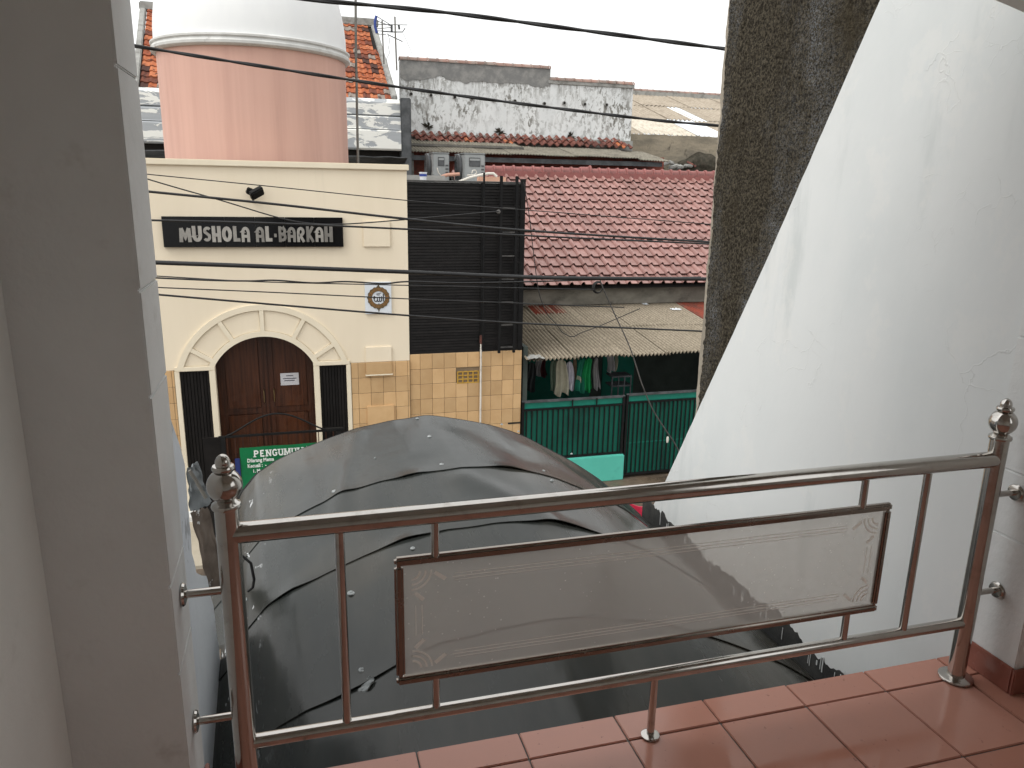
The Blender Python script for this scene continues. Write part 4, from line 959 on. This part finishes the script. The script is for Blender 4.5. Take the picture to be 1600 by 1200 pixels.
# washing under the awning
rod = MB().tube([(3.75, 12.9, -3.00), (6.3, 12.9, -2.97)], .010, 8).build('clothes_rod', 'dark_iron', label='dark rod under the awning carrying the washing', cat='rod', smooth=40)
def garment(px, wtop, wbot, ztop, zbot, m, label, y=12.78, seed=0, stripe=None):
    x = P(px, 600, y).x
    o = thing('hanging_garment', (x, y, zbot), label, 'clothing', 'washing hung under the awning')
    def fn(u, v):
        ww = wtop+(wbot-wtop)*(v**.6); f = math.sin(u*14+seed*2.1+v*1.5)*.035*(.3+v)
        sh = .035*abs(u-.5)*2*(1-v)
        return (x+(u-.5)*ww+.02*math.sin(v*4+seed), y+f+.02*seed % .05, ztop-sh-(ztop-zbot)*v*(1+.05*math.sin(u*9+seed)))
    MB().slab(24, 12, fn, (0, .02, 0)).build('cloth', m, o, smooth=60)
    if stripe: MB().slab(10, 3, lambda u, v: tuple(Vector(fn(.15+.5*u, .48+.12*v+.10*u))+Vector((0, -.012, 0))), (0, .006, 0)).build('stripe', stripe, o, smooth=60)
    MB().tube([(x, 12.9, -2.985), (x, 12.88, ztop+.05), (x-wtop*.4, y+.01, ztop-.01)], .004, 6).build('hanger', 'dark_iron', o); return o
garment(829, .12, .20, -3.05, -3.60, 'cloth_dark', 'dark green garment hung leftmost under the awning', seed=1)
garment(841, .11, .15, -3.06, -3.40, 'cloth_grey', 'short grey garment hung second from the left under the awning', 13.1, seed=2)
garment(848, .12, .16, -3.06, -3.44, 'cloth_maroon', 'maroon garment hung beside the short grey garment', 13.2, seed=3)
garment(868, .12, .20, -3.02, -3.62, 'cloth_sage', 'pale sage garment hung left of the cream dress', seed=4)
garment(877, .16, .30, -3.00, -3.66, 'cloth_cream', 'long cream dress hung under the awning', 12.70, seed=5)
garment(890, .10, .20, -3.05, -3.60, 'cloth_white', 'pale lilac shirt hung right of the cream dress', 12.72, seed=6)
garment(897, .05, .08, -3.00, -3.60, 'cloth_tan', 'narrow tan garment hung between lilac shirt and green jacket', 12.8, seed=7)
garment(908, .14, .22, -3.02, -3.64, 'cloth_teal', 'dark green jacket with pale stripe hung under the awning', 12.72, seed=8, stripe='cloth_cream')
garment(919, .13, .18, -3.00, -3.62, 'cloth_green', 'bright green garment hung right of the striped jacket', 12.68, seed=9)
garment(931, .06, .12, -3.00, -3.60, 'cloth_grey', 'narrow grey garment hung right of the bright green one', 12.75, seed=10)
garment(953, .14, .16, -2.95, -3.36, 'cloth_grey', 'grey trousers hung apart toward the right under the awning', 13.0, seed=11)
garment(962, .05, .05, -2.95, -3.34, 'cloth_cream', 'narrow cream cloth hung rightmost under the awning', 13.0, seed=12)
for px, w_ in ((905, .5), (965, .75)):
    q = P(px, 600, 14.9); MB().box(q.x-w_/2, q.x+w_/2, 14.90, 14.925, -5.0, -2.5).build('porch_door' if px > 950 else 'window_shutter', 'wall_green', ho, bevel=.01)
st = thing('porch_cabinet', (P(968, 600, 12.9).x, 12.9, -3.6), 'small dark cage standing behind the green gate', 'cage')
cx_ = P(968, 600, 12.9).x
for dz in (-3.95, -3.6, -3.42): MB().box(cx_-.2, cx_+.2, 12.8, 13.1, dz, dz+.03).build('cage_shelf', 'dark_iron', st)
for dx in (-.19, -.06, .06, .19): MB().box(cx_+dx-.012, cx_+dx+.012, 12.81, 12.83, -3.95, -3.42).build('cage_bar', 'dark_iron', st)

# ------------------------------------------------------------------ yard behind: lean-to, old tiles, peeling wall
lt = thing('lean_to', (6.5, 21, GR), 'lean-to with grey corrugated roof behind the red ridge', 'shed')
fy, fz, by, bz = 20.4, .83, 22.3, 1.16
MB().box(3.2, 10.6, 21.2, 21.4, GR, .9).build('back_wall', 'sheet_red', lt)
MB().box(3.0, 3.16, 20.55, 20.7, -2, .80).build('post', 'pole_grey', lt)
MB().box(3.0, 10.2, 20.5, 20.56, .62, .74).build('header', 'dark_iron', lt)
lsl = math.atan2(bz-fz, by-fy); ll = math.hypot(bz-fz, by-fy)
sG = corr(.98, ll, .085, .017, 'asbestos_grey', 'corrugated_sheet')
for i in range(8): piece('corrugated_sheet', sG, lt, (2.98+i*.92, fy, fz+.012*(i % 2)+(-.05 if i == 7 else 0)), (lsl, random.uniform(-.006, .006)+(.03 if i == 7 else 0), 0))
sG2 = corr(3.3, .9, .085, .017, 'asbestos_grey', 'corrugated_sheet')
piece('corrugated_sheet', sG2, lt, (3.0, 21.35, fz+(21.35-fy)*math.tan(lsl)+.075), (lsl, 0, 0))
MB().box(3.0, 6.35, 21.30, 21.34, fz+(21.3-fy)*math.tan(lsl)+.03, fz+(21.3-fy)*math.tan(lsl)+.085).build('sheet_batten', 'pole_grey', lt)
ww = thing('peeling_wall', (6.6, 22.7, GR), 'tall peeling whitewashed wall with stepped top behind the lean-to', 'wall')
WY = 22.6
MB().prism([(3.13, GR), (10.13, GR), (10.13, 3.02), (7.49, 3.02), (7.49, 3.33), (3.13, 3.33)], 'y', WY, WY+.25).build('wall_face', 'peeling', ww)
def bandf(u, v):
    x = 3.128+4.364*u; lo = 2.86+.13*noise.noise(Vector((x*1.3, 4, 0)))+.08*noise.noise(Vector((x*4.1, 2, 0)))
    return (x, WY-.014, lo+(3.335-lo)*v)
MB().slab(70, 6, bandf, (0, .0125, 0)).build('bare_band', 'bare_render', ww)
MB().box(7.44, 10.16, WY-.03, WY+.28, 2.92, 3.025).build('coping_band', 'mortar', ww, bevel=.01)
cap = MB()
for i in range(7):
    a0, a1 = math.pi*i/7, math.pi*(i+1)/7
    for xa, xb, k in ((0, .22, 0), (.22, .27, .02)):
        r0 = .16+k; cap.quad((xa, -math.cos(a0)*r0, math.sin(a0)*.10*(1+k*4)), (xa, -math.cos(a1)*r0, math.sin(a1)*.10*(1+k*4)), (xb, -math.cos(a1)*r0, math.sin(a1)*.10*(1+k*4)), (xb, -math.cos(a0)*r0, math.sin(a0)*.10*(1+k*4)))
cme = shared(cap, 'cap_tile', 'cap_tile', smooth=50, fixn=False)
for i in range(16): piece('cap_tile', cme, ww, (3.12+i*.274, WY+.12, 3.325), (0, random.uniform(-.02, .02), random.uniform(-.03, .03)))
for i in range(10): piece('cap_tile', cme, ww, (7.47+i*.268, WY+.12, 3.02), (0, random.uniform(-.02, .02), random.uniform(-.03, .03)))
for px, py in ((642, 147), (673, 149), (710, 152), (737, 154), (771, 157), (804, 158), (850, 162), (881, 161), (913, 163), (947, 164)):
    q = P(px, py, WY); h_ = MB().lathe([(.050, -.05), (.050, .01)], (q.x, WY, q.z), 14, 'y').build('weep_pipe', 'mortar', ww, smooth=40)
    MB().lathe([(.038, -.054), (.038, -.051)], (q.x, WY, q.z), 14, 'y').build('pipe_bore', 'dark_void', h_)
for px, py in ((670, 198), (782, 206), (893, 214)):
    q = P(px, py, WY-.1); mb = MB()
    for k in range(60):
        a = Vector((q.x, WY-.01, q.z)); b = a+Vector((random.gauss(0, .09), random.uniform(-.10, -.02), random.gauss(.02, .06))); n0 = len(mb.v)
        if k == 0: mb.v.append(tuple(a)); n0 = 1
        mb.v += [tuple(a.lerp(b, .6)+Vector((.02, 0, .015))), tuple(b), tuple(a.lerp(b, .6)-Vector((.02, 0, .015)))]; mb.f.append((0, n0, n0+1, n0+2))
    mb.build('wall_fern', 'moss_dark', label='small dark fern tuft on the peeling wall, %s of three' % {670: 'leftmost', 782: 'middle', 893: 'rightmost'}[px], cat='plant', fixn=False)
ot = thing('old_tile_course', (6.5, 22.3, 1.1), 'two courses of dark clay tiles along the foot of the peeling wall', 'tile course')
otm = MB(); OW = .232
for i in range(8):
    u0, u1 = i/8, (i+1)/8; z0, z1 = [.045*math.sin(2*math.pi*u) for u in (u0, u1)]
    otm.quad((u0*OW, 0, z0+.03), (u1*OW, 0, z1+.03), (u1*OW, .32, z1), (u0*OW, .32, z0)); otm.quad((u0*OW, 0, z0), (u1*OW, 0, z1), (u1*OW, 0, z1+.03), (u0*OW, 0, z0+.03))
ome = shared(otm, 'clay_tile', 'tile_old', smooth=50, fixn=False, weld=True)
ome2 = shared(otm, 'clay_tile', 'roof_orange_far', smooth=50, fixn=False, weld=True)
for r in range(2):
    for i in range(29):
        if random.random() < .04: continue
        piece('clay_tile', ome2 if (r == 0 and i in (7, 12, 27)) else ome, ot, (3.22+i*OW, 22.0+.22*r, 1.19+.125*r+random.uniform(-.012, .012)), (.45, random.uniform(-.05, .05), random.uniform(-.06, .06)))
MB().box(3.25, 10.1, 22.35, 22.6, .9, 1.40).build('tile_bedding', 'mortar', ot)
# lower mossy wall and the long fibre-cement roof at the right
ow = MB().slab(40, 20, lambda u, v: (10.2+4.6*u, 23.3+.02*noise.noise(Vector((u*20, v*6, 1))), -1+2.68*v+.03*noise.noise(Vector((u*15, 3, 0)))*v), (0, .2, 0)).build('mossy_wall', 'old_wall', label='low mottled mortar wall under the long fibre-cement roof', cat='wall', smooth=60)
mo = MB().grid(30, 14, lambda u, v: (11.9+2.2*u, 23.25-.12*math.sin(math.pi*v)-.05*noise.noise(Vector((u*7, v*5, 2))), .45+(.72*math.sin(math.pi*u)**.6+.10*noise.noise(Vector((u*6, 1, 0))))*v)).build('damp_patch', 'moss_dark', label='dark mossy bulge on the low mortar wall beside the spatter wall', cat='moss', smooth=70)
rb = thing('rubble', (11.2, 22.9, .7), 'broken tiles and mortar lumps at the end of the lean-to roof', 'rubble')
random.seed(5)
for k in range(14):
    q = Vector((10.5+random.uniform(0, 2.0), 22.85+random.uniform(-.1, .15), .72+random.uniform(-.02, .12)))
    me = ome if k % 2 else shared(MB().box(-.16, .16, -.1, .1, -.05, .05), 'lump', 'mortar', bevel=.03)
    piece('broken_tile' if k % 2 else 'mortar_lump', me, rb, q, (random.uniform(-.3, .5), random.uniform(-.4, .4), random.uniform(-1, 1)))
fr_ = thing('far_roof', (14, 26, GR), 'long sloping fibre-cement roof with two white translucent sheets, far right', 'roof')
ry0, rz0, ry1, rz1 = 23.4, 1.69, 30.0, 3.60; rsl = math.atan2(rz1-rz0, ry1-ry0); rl = math.hypot(rz1-rz0, ry1-ry0)
shl = rl/3+.12
sF = corr(1.05, shl, .17, .022, 'asbestos_far', 'corrugated_sheet'); sK = corr(1.05, shl, .17, .022, 'skylight', 'corrugated_sheet'); sN = corr(1.05, shl, .17, .022, 'asbestos_new', 'corrugated_sheet'); sKs = corr(.55, shl, .17, .022, 'skylight', 'corrugated_sheet')
for r in range(3):
    for c in range(11):
        x = 9.9+c*.99+random.uniform(-.02, .02); s0 = r*rl/3
        m_ = sF
        if r == 0 and c in (1, 2): m_ = sN
        if (r, c) == (0, 3): m_ = sK
        if (r, c) == (1, 4): m_ = sKs
        y = ry0+math.cos(rsl)*s0; z = rz0+math.sin(rsl)*s0+.03*r
        piece('corrugated_sheet', m_, fr_, (x, y, z+.02*(c % 2)), (rsl+random.uniform(-.006, .006), random.uniform(-.01, .01), 0))
        if (r, c) == (1, 4): piece('corrugated_sheet', sF, fr_, (x+.5, y, z+.015), (rsl, 0, 0), (.5, 1, 1))
MB().box(9.8, 21, 29.9, 30.3, 3.45, 3.80).build('ridge_mortar', 'mortar', fr_, bevel=.03)
for i in range(38): piece('cap_tile', cme, fr_, (9.9+i*.28, 30.1, 3.79), (0, random.uniform(-.03, .03), random.uniform(-.03, .03)))
mb = MB()
for k in range(8): mb.tube([(10.6+random.uniform(0, .9), 26.2+random.uniform(-.3, .3), 2.62+random.uniform(0, .1)), (10.9+random.uniform(0, .6), 26.4, 2.66+random.uniform(0, .16))], .04, 6)
mb.build('debris', 'dark_iron', label='dark heap of debris on the far roof beside the peeling wall', cat='debris')

# ------------------------------------------------------------------ orange tiled roof behind the dome
oh = thing('orange_roof', (-.3, 21.5, GR), 'steep orange clay tile roof with grey verges behind the dome', 'roof')
oe, orr, oez, orz = 20.0, 23.0, 2.0, 4.24
osl = math.atan2(orz-oez, orr-oe); oln = math.hypot(orz-oez, orr-oe); oc, os_ = math.cos(osl), math.sin(osl)
W2 = .178; NR2 = 16; EX2 = oln/NR2
om = MB()
for i in range(6):
    u0, u1 = i/6, (i+1)/6; z0, z1 = [.030*math.exp(-((u-.25)/.18)**2)+.03*math.exp(-((u-1.25)/.18)**2)-.008 for u in (u0, u1)]
    om.quad((u0*W2, 0, z0+.03), (u1*W2, 0, z1+.03), (u1*W2, EX2+.04, z1), (u0*W2, EX2+.04, z0)); om.quad((u0*W2, 0, z0-.005), (u1*W2, 0, z1-.005), (u1*W2, 0, z1+.03), (u0*W2, 0, z0+.03))
oms = shared(om, 'roof_tile', 'roof_orange', smooth=50, fixn=False, weld=True)
def xlim(r): return -3.12-.10*r/NR2, 2.60-.14*r/NR2
hid = MB(); cnt = 0
for r in range(NR2):
    a, b = xlim(r); n = int((b-a)/W2)
    for c in range(n):
        x = a+c*W2; y = oe+oc*EX2*r; z = oez+os_*EX2*r
        q = Vector((x+W2/2, y, z)); d = q.dot(_f); px = 800+FPX*q.dot(_r2)/d
        if (px < 275 or px > 520) and cnt < 300:
            cnt += 1; piece('roof_tile', oms, oh, (x, y, z+random.uniform(-.006, .006)), (osl, random.uniform(-.03, .03), random.uniform(-.03, .03)))
        else:
            n0 = len(hid.v)
            for vx, vy, vz_ in om.v: hid.v.append((x+vx, y+vy*oc-vz_*os_, z+vy*os_+vz_*oc))
            hid.f += [tuple(n0+i for i in f) for f in om.f]
hid.build('middle_roof_tiles', 'roof_orange_far', oh, smooth=50, kind='stuff', fixn=False)
MB().quad((-3.2, oe, oez-.04), (2.7, oe, oez-.04), (2.5, orr, orz-.04), (-3.2, orr, orz-.04)).build('roof_deck', 'dark_void', oh, fixn=False)
for sgn, (xa, xb) in ((-1, (-3.20, -3.32)), (1, (2.62, 2.46))):
    mb = MB(); mb.prism([(xa-.10, oez+.10), (xa+.10, oez+.10), (xa+.10, oez-.10), (xa-.10, oez-.10)], 'y', oe-.05, oe-.04)
    mb = MB(); n0 = 0
    for t_ in (0, 1):
        x, y, z = xa+(xb-xa)*t_, oe-.05+(orr-oe+.1)*t_, oez+(orz-oez)*t_
        mb.v += [(x-.07, y, z-.1), (x+.07, y, z-.1), (x+.07, y, z+.09), (x-.07, y, z+.09)]
    mb.f = [(0, 1, 2, 3), (7, 6, 5, 4), (0, 4, 5, 1), (1, 5, 6, 2), (2, 6, 7, 3), (3, 7, 4, 0)]
    mb.build('verge', 'mortar', oh, bevel=.02)
MB().box(-3.4, 2.6, orr-.12, orr+.16, orz-.08, orz+.13).build('ridge_cap', 'mortar', oh, bevel=.03)
MB().box(-3.6, -3.15, 20.2, 24, GR, 2.0).box(2.45, 2.55, 20.2, 23, GR, 1.95).build('gable_wall', 'mortar', oh)
# silver fascia boards below it
for xa, xb, nm in ((-3.3, -1.5, 'left'), (.8, 2.70, 'right')):
    o = thing('gutter_fascia', ((xa+xb)/2, 19.6, .7), 'silver sheet-metal fascia with torn white coating %s of the pink drum' % nm, 'fascia', 'fascia under the orange roof')
    pr_ = [(19.78, 1.985), (19.70, 1.99), (19.62, 1.90), (19.62, 1.60), (19.55, 1.55), (19.55, 1.30), (19.50, 1.24), (19.50, .84), (19.53, .80), (19.80, .80)]
    MB().prism(pr_, 'x', xa, xb).build('sheet', 'silver_fascia', o)
    for z, y in ((1.60, 19.61), (1.27, 19.54)): MB().box(xa+.002, xb-.002, y-.02, y-.002, z-.02, z+.015).build('fold', 'dark_iron', o)
MB().box(2.705, 2.95, 19.5, 20.2, -1, 2.02).build('downpipe_box', 'dark_iron', label='dark sheet-metal duct between the silver fascia and the peeling wall', cat='duct', bevel=.02)
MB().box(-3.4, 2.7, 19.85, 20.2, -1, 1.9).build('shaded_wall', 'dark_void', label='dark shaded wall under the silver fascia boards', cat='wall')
MB().slab(30, 4, lambda u, v: (-3.3+6*u, 19.0-.5*v, .50+.12*v+.03*noise.noise(Vector((u*20, v*3, 1)))), (0, 0, -.02)).build('crumpled_gutter', 'dark_iron', label='crumpled dark gutter behind the cream parapet', cat='gutter', smooth=60)
# pole on the roof and aerials
MB().tube([(1.135, 13.5, -.2), (1.16, 13.5, 2.0), (1.20, 13.5, 3.6)], .020, 10).build('roof_pole', 'pole_grey', label='thin grey pole rising from the roof beside the pink drum', cat='pole', smooth=40)
an = thing('tv_aerial', (2.3, 20.5, 1.9), 'dish-grid television aerial on thin masts between orange roof and peeling wall', 'aerial')
AYY = 20.5
def an_t(pts, r, nm, m='dark_iron'): MB().tube([P(x, y, AYY) for x, y in pts], r*1.5, 6).build(nm, m, an, smooth=40)
an_t(((597, 32), (598, 60), (600, 100)), .012, 'mast', 'pole_grey'); an_t(((617, 26), (618, 60), (620, 110)), .013, 'mast', 'pole_grey')
an_t(((588, 25), (586, 33), (586, 41), (589, 52)), .024, 'reflector', 'plastic_blue')
for a, b in (((588, 25), (612, 40)), ((587, 32), (612, 41)), ((586, 38), (637, 39)), ((587, 45), (612, 43)), ((588, 48), (622, 50)), ((589, 53), (603, 54))): an_t((a, b), .006, 'element')
an_t(((598, 49), (612, 50), (629, 50), (633, 44)), .009, 'boom'); an_t(((606, 54), (629, 65)), .008, 'element')
for a, b in (((612, 39), (612, 50)), ((623, 39), (624, 46))): an_t((a, b), .018, 'director')
an_t(((605, 52), (609, 62), (607, 75), (609, 82), (604, 92), (606, 104)), .004, 'lead', 'cable_grey')
an_t(((630, 52), (644, 84)), .003, 'guy_wire', 'cable_grey')

# ------------------------------------------------------------------ overhead cables along the street
def cable(pts, y, r, label, m='cable', cat='cable', twist=0, name='overhead_cable', sub=8):
    q = [P(px, py, y) for px, py in pts]; out = []
    for i in range(len(q)-1):
        p0, p1, p2, p3 = q[max(i-1, 0)], q[i], q[i+1], q[min(i+2, len(q)-1)]
        for k in range(sub):
            t_ = k/sub; out.append(.5*((2*p1)+(p2-p0)*t_+(2*p0-5*p1+4*p2-p3)*t_*t_+(3*p1-p0-3*p2+p3)*t_**3))
    out.append(q[-1])
    if twist:
        o = thing(name, q[len(q)//2], label, cat)
        for s_ in (0, math.pi):
            dense = []
            for i in range(len(out)-1):
                for k in range(4): dense.append(out[i].lerp(out[i+1], k/4))
            L_ = 0; pts2 = []
            for i, p_ in enumerate(dense):
                if i: L_ += (p_-dense[i-1]).length
                pts2.append(p_+Vector((0, math.cos(L_*twist+s_), math.sin(L_*twist+s_)))*r*.42)
            MB().tube(pts2, r*.8, 8).build('strand', m, o, smooth=50)
    else: MB().tube(out, r, 8).build(name, m, smooth=50, label=label, cat=cat)
E2 = 160       # cables run on past both edges of the view
def ext(pts):
    (x0, y0), (x1, y1) = pts[0], pts[1]; (x2, y2), (x3, y3) = pts[-2], pts[-1]
    a = (x0-E2, y0-E2*(y1-y0)/(x1-x0)); b = (x3+E2, y3+E2*(y3-y2)/(x3-x2)); return [a]+list(pts)+[b]
cable(ext([(480, -1), (700, 20), (900, 46), (1130, 76)]), 7.0, .016, 'thick black twisted cable, the highest one, crossing the sky', twist=5)
cable(ext([(212, 72), (400, 102), (700, 147), (1000, 185), (1118, 196)]), 8.0, .014, 'black twisted cable crossing the pink drum and the peeling wall', twist=6)
cable(ext([(228, 272), (430, 292), (634, 313), (780, 325), (1105, 350)]), 8.4, .005, 'hair-thin wire highest on the cream facade')
cable([(60, 225), (228, 279), (345, 313), (435, 340), (485, 349), (540, 350), (634, 343), (779, 330)], 8.6, .0065, 'thin slack wire dipping across the sign to the ladder')
cable(ext([(229, 299), (430, 319), (634, 342), (820, 360), (1105, 378)]), 8.0, .012, 'black cable passing just above the sign')
cable(ext([(232, 344), (430, 349), (634, 358), (820, 368), (1105, 381)]), 8.2, .010, 'black cable passing across the sign lettering')
cable(ext([(240, 410), (430, 417), (636, 425), (860, 434), (1098, 436)]), 7.8, .021, 'thickest black cable running below the sign')
cable(ext([(240, 434), (330, 438), (390, 439), (430, 438), (490, 442), (540, 440), (600, 443), (640, 440), (740, 442), (935, 437)]), 7.9, .008, 'wavy black wire just under the thickest cable')
cable(ext([(240, 431), (400, 440), (600, 445), (770, 449)]), 8.0, .0055, 'fine wire paired with the wavy wire under the thickest cable')
cable(ext([(243, 449), (430, 457), (638, 467), (815, 474)]), 8.1, .006, 'thin wire crossing the calligraphy plate')
cable(ext([(243, 460), (430, 476), (638, 493), (815, 505), (1085, 517)]), 8.0, .010, 'lowest black cable grazing the top of the door arch')
cable([(937, 430), (940, 445), (960, 490), (985, 545), (1003, 600), (1020, 640), (1040, 672), (1058, 700), (1090, 770)], 8.0, .0075, 'grey drop cable slanting down in front of the green gate', 'cable_grey')
q = P(935, 448, 8.0)
mb = MB()
for k in range(3): mb.tube([(q.x+(.05+.006*k)*math.cos(a), 8.0+.012*k, q.z-.01+(.055+.006*k)*math.sin(a)) for a in [2*math.pi*i/20 for i in range(21)]], .006, 6)
mb.build('cable_coil', 'cable', label='small coil of spare cable hanging below the thickest cable', cat='cable', smooth=50)
q = P(1041, 690, 7.95)
q = P(1043, 687, 7.95); MB().lathe([(.012, -.035), (.016, 0), (.012, .035)], (q.x, q.y, q.z), 10).build('cable_splice', 'pipe_white', label='small white splice on the grey drop cable', cat='connector', smooth=40)
cable([(818, 285), (826, 330), (833, 390), (840, 445), (846, 470), (856, 492), (868, 505), (880, 520), (895, 526), (908, 520), (940, 508), (1000, 482)], 11.75, .007, 'thin black wire trailing from the ladder top over the awning')
q = P(779, 331, 11.85); MB().lathe([(.02, -.03), (.035, -.01), (.035, .01), (.02, .03)], (q.x, q.y, q.z), 12, 'y').build('insulator', 'cable_grey', label='small grey insulator on the ladder', cat='insulator', smooth=40)
for o in bpy.data.objects:
    if '_w' in o: del o['_w']
